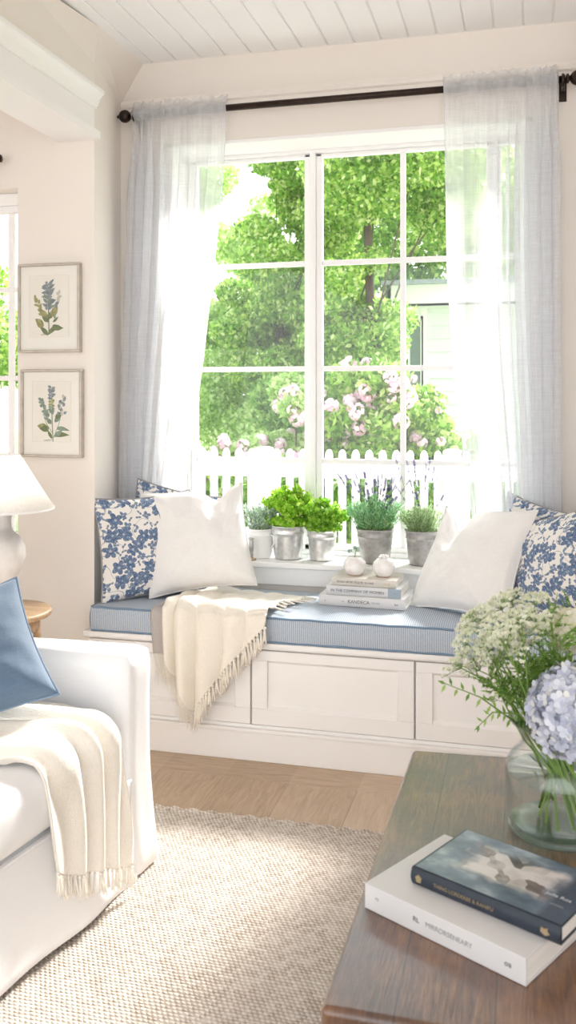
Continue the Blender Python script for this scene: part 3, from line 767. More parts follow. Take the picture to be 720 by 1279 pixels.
def tassel(mb, p, d, L, r, rng, splay=.012, nst=4):
    d = Vector(d).normalized()
    for k in range(nst):
        o = Vector((rng.uniform(-1, 1), rng.uniform(-.6, .3), rng.uniform(-.3, .3))) * splay
        pts = [p, p + d * L * .35 + o * .25, p + d * L * .7 + o * .6, p + d * L * rng.uniform(.85, 1.05) + o]
        mb.tube(pts, [r, r * 1.05, r, r * .6], 5)
    mb.ball(p + d * .006, r * 2.1, 6, 4)
rt = random.Random(4)
for i in range(24):
    s = lerp(.34, 1.0, i / 23); p = throw_pt(s, 2)
    tassel(fq, p, (.10, -.02, -1), .066, .0034, rt)
fq.build('tassel_fringe', CREAM, thr, smooth=True); fq = MB()
for i in range(9):          # along the right edge on top of the cushion
    p = throw_pt(1, i / 8 * .97); tassel(fq, p + Vector((0, 0, .002)), (.9, -.45 if i > 4 else -.1, -.05), .05, .0024, rt, .010)
fq.build('tassel_fringe', CREAM, thr, smooth=True)
ft = MB()
for i in range(34):
    s = lerp(0.0, .33, i / 33); p = throw_pt(s, 2); p.y += .002
    tassel(ft, p, (rt.uniform(-.1, .15), 0, -1), rt.uniform(.05, .085), .0011, rt, .014, 3)
ft.build('fine_fringe', CREAM, thr, smooth=True)
# taupe reverse layer showing at the left
un = MB()
def under(u, v):
    if v < .5:
        t = v / .5; return (lerp(-1.335, -1.25, u) + .012 * (1 - t), lerp(3.44, 3.128, t), .533 + .004 * math.sin(8 * u))
    t = (v - .5) / .5; a = min(1, t / .1) * PI / 2
    return (lerp(-1.335, -1.262, u) + .012 * t, 3.128 - .018 * math.sin(a) - .002 * math.sin(12 * u), .533 - (.006 if t > .1 else .006 * t * 10) - .155 * t)
un.grid(under, 12, 40); uo = un.build('taupe_layer', GREYW, thr, smooth=True, solid=.004)
uo['label'] = 'taupe grey edge of the throw'
uf = MB()
for i in range(14): tassel(uf, Vector(under(i / 13, 1)), (rt.uniform(.0, .25), -.02, -1), rt.uniform(.06, .12), .0009, rt, .018, 3)
uf.build('fine_fringe', CREAM, thr, smooth=True)

# ------------------------------------------------------------------ books
def book(label, cover, loc, rz, w, d, h, pages=PAGES, name='hardback_book', group=None, board=.0028, rounded=True):
    t = thing(name, label, 'book', loc, rz, group)
    c = MB()
    c.box(0, w, .004, d, 0, board); c.box(0, w, .004, d, h - board, h)
    if rounded:
        n = 8; sp = [(.004 - .005 * math.sin(PI * i / n), lerp(0, h, i / n)) for i in range(n + 1)]
        c.prism(sp + [(.007, h), (.007, 0)], 0, w, axis='x')
    else: c.box(0, w, 0, .005, 0, h)
    c.build('cover', cover, t, bevel=.0009, bseg=2, local=True)
    p = MB(); p.box(.003, w - .003, .0045, d - .004, board, h - board); p.build('page_block', pages, t, local=True)
    return t
FRONT = (PI / 2, 0, 0)
b1 = book('thick pale hardback at the bottom of the three stacked bench books', BK_WHITE, (-.749, 3.330, .533), math.radians(-3), .327, .205, .039)
b2 = book('pale grey hardback with blue-grey spine end, middle of the bench stack', BK_GREYW, (-.722, 3.340, .5722), math.radians(-2.5), .283, .19, .034)
b3 = book('thin cream cloth hardback on top of the three stacked bench books', BK_CREAM, (-.704, 3.350, .6064), math.radians(-3), .247, .175, .028)
def spine(t, body, size, mat, x, h, align='LEFT', name='spine_lettering'): return text(name, body, size, mat, t, (x, -.0015, h / 2), FRONT, align)
spine(b1, 'LIN', .008, INKL, .088, .039); spine(b1, 'KANDECA', .0175, INK, .113, .039); spine(b1, 'RYUNE', .0095, INKL, .205, .039); spine(b1, 'bo', .013, INK, .296, .039, 'CENTER'); spine(b1, 'a', .010, INK, .026, .039, 'CENTER')
spine(b2, 'IN THE COMPANY OF WOMEN', .0145, INK, .018, .034)
q = MB(); q.box(.236, .2835, -.0022, .006, .0, .0342); q.build('spine_band', BK_BLUE, b2, local=True); text('spine_lettering', 'GT', .011, INKL, b2, (.262, -.0026, .017), FRONT, 'CENTER')
spine(b3, 'BUNG UM BE STULTE  IN HAR', .0105, INK, .022, .028); spine(b3, 'ROSE', .0105, CLAYB, .2, .028)

# two small pearly vessels on the stack
PEARL = G('pearly_ceramic'); _b = PEARL.pbsdf(PEARL.ramp(PEARL.noise(PEARL.co(), 30, 2), [(.3, (.80, .76, .74)), (.7, (.92, .90, .89))]), .18, Coat_Weight=.6, Subsurface_Weight=.15, Subsurface_Radius=(.02, .02, .02)); PEARL = PEARL.done(_b.outputs[0])
def vessel(label, x, y, z, r, kind):
    t = thing('ceramic_bud_vase', label, 'vase', (x, y, z))
    pr = [(.0, .0), (r * .55, 0), (r * .60, .003), (r * .85, .014), (r, .034), (r * .93, .052), (r * .62, .066), (r * .46, .070), (r * .40, .069), (r * .38, .062), (0, .060)]
    MB().lathe(pr, (x, y, z), 36).build('body', PEARL, t, smooth=True)
    MB().lathe([(0, .0004), (r * .56, .0004), (r * .62, .004), (r * .60, .0045)], (x, y, z - .0006), 30).build('foot', CLAYB, t, smooth=True)
    return t
v1 = vessel('small round pearly vase holding a tiny green sprig, on the stacked books', -.628, 3.425, .6346, .044, 0)
v2 = vessel('small round pearly vase topped with tiny white buds, on the stacked books', -.515, 3.42, .6346, .043, 1)
sp_ = thing('herb_sprig', 'tiny green sprig standing in the small pearly vase', 'sprig', (-.628, 3.425, .66))
m = MB(); m.tube([(-.628, 3.425, .66), (-.627, 3.424, .70), (-.622, 3.42, .74)], .0018, 5); m.tube([(-.627, 3.424, .715), (-.64, 3.42, .722)], .001, 5); m.build('stem', STEM, sp_, smooth=True)
rg = np.random.default_rng(5); m = MB(); leafcloud(m, [(-.622, 3.42, .735, .012, .008, .014), (-.645, 3.42, .724, .012, .006, .005)], 60, .0065, rg); m.build('leaves', SAGEL, sp_)
bd = thing('white_buds', 'cluster of tiny white buds filling the top of the small pearly vase', 'flower buds', (-.515, 3.42, .70))
m = MB()
for i in range(14): m.ball((-.515 + R.uniform(-.017, .017), 3.42 + R.uniform(-.016, .016), .704 + R.uniform(0, .010)), R.uniform(.005, .008), 8, 6)
m.build('buds', PEARL, bd, smooth=True)
m = MB()
for i in range(5): m.tube([(-.515 + R.uniform(-.008, .008), 3.42, .675), (-.515 + R.uniform(-.012, .012), 3.42 + R.uniform(-.012, .012), .703)], .001, 5)
m.build('stem', STEM, bd)

# ------------------------------------------------------------------ potted herbs on the sill
ZS = .637
def bucket(t, x, y, rt_, rb, h, mat, band=True):
    pr = [(0, .004), (rb * .96, .004), (rb, 0), (rb + .001, .004), (lerp(rb, rt_, .05), .008)]
    pr += [(lerp(rb, rt_, k / 6), h * k / 6) for k in range(1, 5)]
    z1 = .76 * h; r1 = lerp(rb, rt_, .76)
    pr += [(r1, z1), (r1 + .0022, z1 + .002), (r1 + .0022, z1 + .005), (r1 + .0002, z1 + .007), (rt_ - .001, h - .005), (rt_ + .002, h - .003), (rt_ + .0025, h), (rt_, h + .0015), (rt_ - .003, h - .001), (lerp(rb, rt_, .85) - .004, h * .86), (rb * .8, h * .5)]
    MB().lathe(pr, (x, y, ZS + .0003), 40).build('pot', mat, t, smooth=True)
    MB().lathe([(0, h * .90), (rt_ - .004, h * .88)], (x, y, ZS), 30).build('soil', SOIL, t, smooth=True)
def herb_bushy(t, x, y, z, rx, h, n, size, mat, seed, slim=.7):
    rg = np.random.default_rng(seed); m = MB(); st = MB(); blobs = []
    for k in range(46):
        a = rg.random() * 2 * PI; q = rg.random() ** .5; th = q * .95
        tip = Vector((x + rx * q * math.cos(a), y + rx * .85 * q * math.sin(a), z + h * (1 - .42 * q * q) * rg.uniform(.72, 1.0)))
        base = Vector((x + (tip.x - x) * .45, y + (tip.y - y) * .45, z - .015))
        mid = (base + tip) / 2 + Vector((0, 0, h * .12))
        st.tube([base, mid, tip], .0013, 4); blobs.append((*tip, rx * .21, rx * .21, h * .14))
        blobs.append((*(mid * .4 + tip * .6), rx * .2, rx * .2, h * .13))
        if k % 2: blobs.append((x + (mid.x - x) * 1.25, y + (mid.y - y) * 1.25, z + h * .16, rx * .22, rx * .2, h * .13))
    leafcloud(m, blobs, n, size, rg, slim, shell=.1)
    st.build('stems', STEM, t); m.build('foliage', mat, t)
def herb_spiky(t, x, y, z, rx, h, nst, nl, L, mat, seed, slim=.14):
    rg = np.random.default_rng(seed); st = MB(); C, D, S = [], [], []
    for k in range(nst):
        a = rg.random() * 2 * PI; q = rg.random() ** .6
        base = Vector((x + .5 * rx * q * math.cos(a), y + .5 * rx * q * math.sin(a), z - .015))
        tip = Vector((x + rx * q * math.cos(a) * 1.05, y + rx * .8 * q * math.sin(a), z + h * (1 - .35 * q) * rg.uniform(.7, 1.05)))
        mid = (base + tip) / 2 + Vector((0, 0, h * .08))
        st.tube([base, mid, tip], .0009, 4)
        for j in range(nl):
            f = rg.uniform(.15, 1.0); p = base.lerp(mid, f * 2) if f < .5 else mid.lerp(tip, f * 2 - 1)
            ax = (tip - base).normalized(); o = Vector(rg.normal(size=3)); o = (o - ax * o.dot(ax)).normalized()
            d = (ax * .75 + o * .8).normalized() * L * rg.uniform(.6, 1.2); w = d.cross(Vector(rg.normal(size=3))).normalized() * L * slim
            C.append(p + d * .9); D.append(d); S.append(w)
    m = MB(); quads([tuple(p) for p in C], [tuple(p) for p in D], [tuple(p) for p in S], m)
    st.build('stems', STEM, t); m.build('foliage', mat, t)
def lavender_spikes(t, x, y, z, tips, seed):
    for tx, ty, tz in tips:
        st = MB(); fl = MB()
        b0 = Vector((x + (tx - x) * .35, y, z)); tp = Vector((tx, ty, tz)); md = b0.lerp(tp, .55) + Vector((0, 0, .02))
        st.tube([b0, md, tp], .0009, 4)
        ax = (tp - md).normalized(); C = []; D = []; S = []
        for j in range(7):
            for k in range(6):
                p = tp - ax * (.006 * j + (.018 if j > 4 else 0)); a = k * PI / 3 + j
                o = ax.orthogonal(); o.rotate(Matrix.Rotation(a, 3, ax)); d = (ax * .7 + o).normalized() * .0062 * (1 if j else .7)
                C.append(tuple(p + d * .8)); D.append(tuple(d)); S.append(tuple(d.cross(ax).normalized() * .0031))
        quads(C, D, S, fl)
        so_ = st.build('flower_stem', STEM, t); fl.build('flower_spike', LAVF, so_)

PG = 'potted herbs on the window sill'
t = thing('potted_herb', 'white pot with silver green herb, leftmost on the sill, mostly behind a pillow', 'potted plant', (-1.082, 3.69, ZS), 0, PG)
bucket(t, -1.082, 3.69, .062, .05, .122, ENAMEL)
q = MB(); q.tube([(-1.03, 3.66, ZS + .10), (-1.012, 3.645, ZS + .095), (-1.008, 3.642, ZS + .07), (-1.022, 3.656, ZS + .05)], .0035, 8); q.build('handle', ENAMEL, t, smooth=True)
herb_spiky(t, -1.082, 3.69, ZS + .115, .085, .13, 60, 16, .011, SAGEL, 3, .32)
t = thing('potted_herb', 'shiny galvanised bucket of bright green curly parsley beside the left pillow', 'potted plant', (-.962, 3.692, ZS), 0, PG)
bucket(t, -.962, 3.692, .075, .056, .139, ZINC); herb_bushy(t, -.962, 3.692, ZS + .13,   .112, .165, 4400, .0098, PARSLEY, 11)
t = thing('potted_herb', 'smaller galvanised bucket of leafy green herb, in the middle of the sill', 'potted plant', (-.815, 3.692, ZS), 0, PG)
bucket(t, -.815, 3.692, .063, .05, .126, ZINC); herb_bushy(t, -.815, 3.692, ZS + .118, .094, .13, 3300, .0092, BASIL, 12)
t = thing('potted_herb', 'weathered grey pot of fine-leaved lavender behind the small pearly vases', 'potted plant', (-.592, 3.692, ZS), 0, PG)
bucket(t, -.592, 3.692, .078, .058, .139, ZINC_D); herb_spiky(t, -.592, 3.692, ZS + .13, .118, .15, 150, 20, .014, LAVL, 21)
rl = random.Random(6)
lavender_spikes(t, -.592, 3.692, ZS + .15, [(-.592 + rl.uniform(-.16, .14), 3.692 + rl.uniform(-.04, .06), ZS + rl.uniform(.26, .37)) for _ in range(34)], 1)
t = thing('potted_herb', 'weathered grey pot of pale rosemary beside the right white pillow', 'potted plant', (-.398, 3.692, ZS), 0, PG)
bucket(t, -.398, 3.692, .072, .055, .139, ZINC_D); herb_spiky(t, -.398, 3.692, ZS + .13, .098, .125, 110, 18, .014, ROSEL, 22)
lavender_spikes(t, -.398, 3.692, ZS + .15, [(-.42 + rl.uniform(-.10, .12), 3.692 + rl.uniform(-.04, .06), ZS + rl.uniform(.28, .44)) for _ in range(15)], 2)
t = thing('candlestick', 'small slender silver candlestick on brown base at the sill left end', 'candlestick', (-1.098, 3.607, ZS))
MB().lathe([(0, 0), (.021, 0), (.022, .004), (.012, .009), (.006, .014)], (-1.098, 3.607, ZS + .0003), 24).build('base', CLAYB, t, smooth=True)
MB().lathe([(.006, .012), (.010, .02), (.007, .03), (.011, .045), (.011, .078), (.008, .084), (.013, .088), (.013, .093), (.006, .093), (.0, .09)], (-1.098, 3.607, ZS), 24).build('stem', SILVER, t, smooth=True)

# ------------------------------------------------------------------ sofa
SK = .165
def sx(x, y): return x - .018 + (y - 2.351) * SK       # the sofa stands slightly turned to the window wall
sofa = thing('sofa', 'white slipcovered sofa with square arm at the left', 'sofa', (-1.4, 1.45, 0))
def soft(mb, amp=.004, s=6):
    mb.v = [(sx(x, y) + amp * fn3((x, y, z), s), y + amp * fn3((x + 9, y, z), s), z + amp * fn3((x, y + 9, z), s)) for x, y, z in mb.v]; return mb
def rbox(x0, x1, y0, y1, z0, z1, r, n=10, puff=0, amp=.004):
    """soft box: dense grid cube pushed to a rounded box"""
    m = MB(); c = Vector(((x0 + x1) / 2, (y0 + y1) / 2, (z0 + z1) / 2)); hx, hy, hz = (x1 - x0) / 2, (y1 - y0) / 2, (z1 - z0) / 2
    nx_, ny_, nz_ = max(8, int(hx * 50)), max(8, int(hy * 50)), max(8, int(hz * 50))
    def prj(p):
        q = Vector((max(-hx + r, min(hx - r, p.x)), max(-hy + r, min(hy - r, p.y)), max(-hz + r, min(hz - r, p.z))))
        d = p - q
        if d.length > 1e-9: p = q + d.normalized() * r
        if puff:
            p.z += math.copysign(puff, p.z) * (1 - (p.x / hx) ** 4) * (1 - (p.y / hy) ** 4) * (abs(p.z) / hz) ** 2
            p.x += math.copysign(puff * .8, p.x) * (1 - (p.z / hz) ** 2) * (1 - (p.y / hy) ** 4) * (abs(p.x) / hx) ** 4
        return tuple(c + p)
    for ax in range(3):
        for sg in (-1, 1):
            def f(u, v):
                a, b_ = 2 * u - 1, 2 * v - 1
                if sg < 0: a = -a
                p = [Vector((sg * hx, a * hy, b_ * hz)), Vector((-a * hx, sg * hy, b_ * hz)), Vector((a * hx, b_ * hy, sg * hz))][ax]
                return prj(p)
            g_ = [(ny_, nz_), (nx_, nz_), (nx_, ny_)][ax]; m.grid(f, *g_)
    return soft(m, amp)
SY1 = 2.37; AI = 2.245
rbox(-1.85, -1.0, .50, AI + .02, .03, .285, .02).build('base', SLIP, sofa, smooth=True, weld=True)
armb = rbox(-1.87, -.992, AI, SY1, .012, .622, .03, amp=.003)
armb.v = [(x + (.026 * (max(0, .34 - z) / .34) ** 1.6 if x > -1.3 else 0), y + (.02 * (max(0, .34 - z) / .34) ** 1.6 if y > 2.30 else 0), z) for x, y, z in armb.v]
armb.build('arm', SLIP, sofa, smooth=True, weld=True)
rbox(-1.87, -.992, .38, .505, .05, .622, .035, amp=.003).build('arm', SLIP, sofa, smooth=True, weld=True)
rbox(-1.72, -.985, 1.38, AI - .004, .282, .452, .05, puff=.016, amp=.005).build('seat_cushion', SLIP, sofa, smooth=True, weld=True)
rbox(-1.72, -.985, .51, 1.372, .282, .452, .05, puff=.016, amp=.005).build('seat_cushion', SLIP, sofa, smooth=True, weld=True)
rbox(-2.02, -1.82, .38, SY1, .05, .80, .05).build('back', SLIP, sofa, smooth=True, weld=True)
# slipcover skirt: front run, round the corner, along the arm
path = [(-.994, .40 + 1.86 * i / 60) for i in range(61)]
def skirt(u, v):
    f = u * (len(path) - 1); i = min(int(f), len(path) - 2); x, y = lerp(path[i][0], path[i + 1][0], f - i), lerp(path[i][1], path[i + 1][1], f - i)
    front = i < 60; L = f * .032
    wv = .55 * math.sin(8.5 * L + .6) + .35 * math.sin(19 * L + 1.3) + .4 * fn3((L * 5, 0, 0))
    top = .285 if front else .285
    z = lerp(top, .012 + (.018 * max(0, math.sin(4.2 * L + 1.5)) if front else .004), v)
    out = -.002 + (.026 + .014 * wv) * v ** 1.7
    if front: x += out
    else: x += out * .7
    return (x, y, z)
sk = MB(); sk.grid(skirt, 240, 14); soft(sk, .002); sk.build('skirt', SLIP, sofa, smooth=True, solid=.004)
sm_ = MB(); sm_.tube([(sx(-.987, y), y, .284) for y in [.51 + i * .03 for i in range(59)]], .003, 6)
sm_.build('seam_piping', SLIP, sofa, smooth=True)
pillow('throw_pillow', 'slate blue velvet pillow leaning on the white sofa arm', 'pillow', BLUEP, (-1.40, 2.06, .62), 27, 44, 19, .375, .15, 0, 21, PIPING, zb=.466)

# cream throw lying across the sofa seat
st_ = thing('fringed_throw', 'cream fringed throw folded lengthwise over the white sofa seat edge', 'throw blanket', (-1.15, 2.05, .47))
def sthrow(s, t):
    """s across the folded strip (0 near camera, 1 near arm); t 0..1 seat from back to front, 1..2 down the front"""
    fo = .5 + .5 * math.sin(2 * PI * (3.8 * s + .22 * math.sin(2.6 * t + 2.2 * s)) + 1.0 + .8 * t); fo = .75 * fo + .25 * (.5 + .5 * math.sin(2 * PI * 5.3 * s + 2 * t))
    q = min(1, t)
    yA = lerp(1.62, 1.86, q ** .8); yB = lerp(2.21, 2.185, q)
    if t > 1: yA = lerp(1.86, 1.90, t - 1); yB = lerp(2.185, 2.20, t - 1)
    y = lerp(yA, yB, s) + .012 * math.sin(6 * q + 4 * s)
    bunch = .006 + .038 * fo * (1 - .3 * (1 - s))
    if t <= .88:
        x = lerp(-1.66, -1.04, t / .88); z = .470 + bunch + .006 * fn3((x * 3, y * 3, 0), 3)
        return Vector((sx(x, y), y, z))
    if t <= 1.12:
        a = (t - .88) / .24 * PI / 2; r = .055 + bunch
        return Vector((sx(-1.04 + r * math.sin(a), y), y, .415 + r * math.cos(a)))
    L = lerp(.30, .235, .5 + .5 * math.sin(3.2 * s + 2.0)) ; L = lerp(.20, .325, s ** .7)
    d = (t - 1.12) / .88
    x = -1.04 + .055 + bunch * lerp(1, .8, d) + .012 * d
    return Vector((sx(x, y), y, .415 - L * d))
m = MB(); m.grid(lambda u, v: tuple(sthrow(u, 2 * v)), 110, 90); m.build('blanket', CREAM2, st_, smooth=True, solid=.007)
fq = MB(); rt = random.Random(14)
for i in range(40): tassel(fq, sthrow(i / 39, 2.0), (.04, rt.uniform(-.12, .12), -1), rt.uniform(.045, .062), .0022, rt, .010, 4)
fq.build('tassel_fringe', CREAM2, st_, smooth=True)

# ------------------------------------------------------------------ side table and lamp
LX, LY, TZ = -1.735, 2.76, .585
t = thing('side_table', 'small round light wood side table behind the white sofa', 'side table', (LX, LY, 0))
MB().lathe([(0, TZ - .026), (.15, TZ - .026), (.166, TZ - .020), (.170, TZ - .010), (.168, TZ - .002), (.16, TZ), (0, TZ)], (LX, LY, 0), 48).build('table_top', OAK, t, smooth=True)
MB().lathe([(.118, TZ - .07), (.125, TZ - .07), (.125, TZ - .026), (.118, TZ - .026)], (LX, LY, 0), 40).build('apron', OAK, t, smooth=True)
for k in range(4):
    a = PI / 4 + k * PI / 2 - .2; q = MB(); c_, s_ = math.cos(a), math.sin(a)
    q.tube([(LX + .115 * c_, LY + .115 * s_, TZ - .028), (LX + .135 * c_, LY + .135 * s_, .3), (LX + .15 * c_, LY + .15 * s_, .0)], [.014, .013, .009], 12); q.build('leg', OAK, t, smooth=True)
g = G('linen_lampshade'); nz = g.noise(g.map(g.co(), scale=(1, 1, .2)), 200, 2)
cc = g.ramp(nz, [(.3, (.86, .84, .81)), (.7, (.93, .92, .90))])
LAMPSH = g.done(g.n('MixShader', {0: .45, 1: g.n('BsdfDiffuse', {'Color': cc}).outputs[0], 2: g.n('BsdfTranslucent', {'Color': cc}).outputs[0]}).outputs[0])
LAMPB = pm('glazed_stone', (.74, .69, .65), .4, .10, 14, .15, 60)
t = thing('table_lamp', 'table lamp with white cone shade on the round side table', 'lamp', (LX, LY, TZ))
MB().lathe([(0, 0), (.052, 0), (.056, .008), (.05, .02), (.034, .035), (.03, .055), (.04, .085), (.066, .13), (.082, .18), (.080, .215), (.062, .25), (.040, .27), (.034, .285), (.034, .315), (.040, .325), (.036, .332), (0, .332)], (LX, LY, TZ), 44).build('lamp_base', LAMPB, t, smooth=True)
MB().lathe([(.010, .33), (.010, .37), (.016, .375), (.016, .42), (.006, .425), (.004, .53), (.0, .53)], (LX, LY, TZ), 18).build('socket', SILVER, t, smooth=True)
MB().lathe([(.0, .40), (.018, .41), (.030, .44), (.026, .47), (.012, .49), (0, .492)], (LX, LY, TZ), 16).build('bulb', ENAMEL, t, smooth=True)
sh = MB().lathe([(.178, .345), (.062, .53), (.0605, .53), (.1765, .345)], (LX, LY, TZ), 60); so = sh.build('lamp_shade', LAMPSH, t, smooth=True)
bl = bpy.data.lights.new('lamp_bulb_light', 'POINT'); bl.energy = 3; bl.color = (1, .93, .84); bl.shadow_soft_size = .03
bo = bpy.data.objects.new('lamp_bulb_light', bl); COL.objects.link(bo); bo.location = (LX, LY, TZ + .505)
q = MB(); q.lathe([(.1785, .343), (.1785, .349), (.1765, .349), (.1765, .343)], (LX, LY, TZ), 60); q.lathe([(.0625, .527), (.0625, .532), (.0605, .532)], (LX, LY, TZ), 40)
for k in range(3): q.tube([(LX, LY, TZ + .525), (LX + .061 * math.cos(k * 2.1), LY + .061 * math.sin(k * 2.1), TZ + .528)], .0015, 5)
q.build('shade_trim', LINEN_W, so)

# ------------------------------------------------------------------ coffee table
TT = .46
ct = thing('coffee_table', 'chunky distressed dark wood coffee table at the lower right', 'coffee table', (.25, 1.72, 0))
m = MB(); m.prism([(-.277, 1.236), (.80, 1.236), (.80, 2.27), (-.262, 2.203)], TT - .058, TT)
m.build('table_top', WALNUT, ct, bevel=.011, bseg=4)
for a in ((-.20, .72, 1.31, 1.335), (-.20, .72, 2.11, 2.135)):
    MB().box(a[0], a[1], a[2], a[3], .29, TT - .058).build('apron', WALNUT, ct, bevel=.004)
for a in ((-.205, -.18, 1.32, 2.12), (.70, .725, 1.32, 2.12)):
    MB().box(a[0], a[1], a[2], a[3], .29, TT - .058).build('apron', WALNUT, ct, bevel=.004)
for x in (-.19, .71):
    for y in (1.325, 2.12):
        q = MB(); q.box(x - .04, x + .04, y - .04, y + .04, .0125, TT - .058); q.build('leg', WALNUT, ct, bevel=.008)

def cover_art(t, w, d, h):
    """soft jacket picture printed on the front board: slate mist with a pale scene in the middle"""
    g = G('photo_jacket'); c = g.map(g.co(), scale=(1 / w, 1 / d, 1)); sp = g.n('SeparateXYZ', {'Vector': c}); X, Y = sp.outputs[0], sp.outputs[1]
    mist = g.ramp(g.noise(c, 3.2, 3), [(.35, (.07, .10, .145)), (.52, (.15, .20, .26)), (.68, (.42, .48, .54))])
    cell = g.n('TexVoronoi', {'Vector': g.map(c, scale=(9, 6, 1)), 'Scale': 1., 'Randomness': .9}, distance='CHEBYCHEV', voronoi_dimensions='2D')
    pick = g.n('SeparateColor', {'Color': cell.outputs['Color']}).outputs[0]
    scene_c = g.ramp(g.f('ADD', g.f('MULTIPLY', pick, .6), g.f('MULTIPLY', g.noise(c, 9, 4), .5)), [(.2, (.05, .045, .045)), (.42, (.22, .18, .16)), (.55, (.50, .46, .44)), (.8, (.72, .68, .66))])
    dx = g.f('ABSOLUTE', g.f('SUBTRACT', X, .50)); dy = g.f('ABSOLUTE', g.f('SUBTRACT', Y, .56))
    wob = g.f('MULTIPLY', g.f('SUBTRACT', g.noise(c, 6, 2), .5), .22)
    inside = g.n('MapRange', {0: g.f('ADD', g.f('MAXIMUM', g.f('MULTIPLY', dx, .30 / .34), dy), wob), 1: .20, 2: .30, 3: 1., 4: 0.}).outputs[0]
    col = g.mix(inside, mist, scene_c)
    navy = g.n('MapRange', {0: X, 1: .82, 2: .86, 3: 0., 4: .85}).outputs[0]
    col = g.mix(navy, col, (.04, .055, .085))
    m = g.done(g.pbsdf(col, .28, Coat_Weight=.4, Coat_Roughness=.2).outputs[0])
    q = MB(); q.box(.004, w - .002, .008, d - .002, h - .0002, h + .0002); q.build('cover_picture', m, t, local=True)
bw1 = book('large white book lying under the navy book on the dark coffee table', BK_WHITE, (-.2575, 1.497, TT + .0005), math.radians(-29), .297, .235, .041, board=.003, rounded=False)
text('spine_lettering', 'RL', .011, INK, bw1, (.098, -.0005, .021), FRONT); text('spine_lettering', 'MIRRORSENEARY', .011, INKL, bw1, (.122, -.0005, .021), FRONT); text('spine_lettering', 'oa', .012, INK, bw1, (.268, -.0005, .021), FRONT, 'CENTER'); text('spine_lettering', 'ro', .008, INKL, bw1, (.022, -.0005, .024), FRONT)
bw2 = book('navy book with photo cover lying on the large white book', BK_NAVY, (-.183, 1.5135, TT + .0418), math.radians(-27), .263, .178, .028)
cover_art(bw2, .263, .178, .028)
text('spine_lettering', 'THING LORDEREE & RANIFU', .0085, GOLD, bw2, (.045, -.0018, .014), FRONT)
q = MB(); q.prism([(.012, .008), (.020, .008), (.022, .016), (.016, .021), (.010, .016)], -.0019, -.0005, axis='y'); q.build('spine_emblem', GOLD, bw2, local=True); q = MB(); q.prism([(.232, .012), (.240, .008), (.247, .012), (.243, .016), (.244, .02), (.238, .018), (.233, .019)], -.0019, -.0005, axis='y'); q.build('spine_emblem', GOLD, bw2, local=True)
text('cover_lettering', 'Julle Ros', .012, BK_GREYW, bw2, (.205, .075, .0294), (0, 0, 0), ext=.0001); text('cover_lettering', 'HIDDEN', .006, INKL, bw2, (.222, .05, .0294), (0, 0, 0), ext=.0001)

# ------------------------------------------------------------------ glass vase and flowers
VX, VY = .066, 1.862
vase = thing('glass_vase', 'clear glass vase with flared rim, half full of water, on the dark coffee table', 'vase', (VX, VY, TT))
outer = [(0, .0), (.088, 0), (.097, .003), (.1015, .010), (.1025, .03), (.1025, .12), (.099, .136), (.088, .150), (.076, .162), (.072, .176), (.075, .190), (.084, .204), (.097, .217)]
inner = [(.0945, .217), (.082, .205), (.0725, .191), (.0695, .176), (.0735, .160), (.0855, .148), (.0965, .134), (.0995, .12), (.0995, .03), (.096, .018), (.085, .014), (0, .013)]
MB().lathe(outer + inner, (VX, VY, TT + .0004), 72).build('vase_body', VGLASS, vase, smooth=True)
MB().lathe([(0, .0135), (.085, .0145), (.0955, .019), (.099, .03), (.099, .112), (.0985, .1135), (0, .113)], (VX, VY, TT), 64).build('water', VWATER, vase, smooth=True)
MB().lathe([(.0925, .2145), (.0945, .2175), (.0962, .2192), (.0982, .2175), (.0965, .2145)], (VX, VY, TT + .0004), 72).build('rim', VRIM, vase, smooth=True)
MB().lathe([(0, .0012), (.086, .0012), (.0975, .006), (.0992, .013), (.093, .0165), (.05, .0125), (0, .012)], (VX, VY, TT + .0004), 72).build('thick_base', VBASE, vase, smooth=True)
MB().lathe([(.0988, .1105), (.0955, .1128), (.0955, .1142), (.0990, .1155)], (VX, VY, TT + .0004), 72).build('water_line', VRIM, vase, smooth=True)

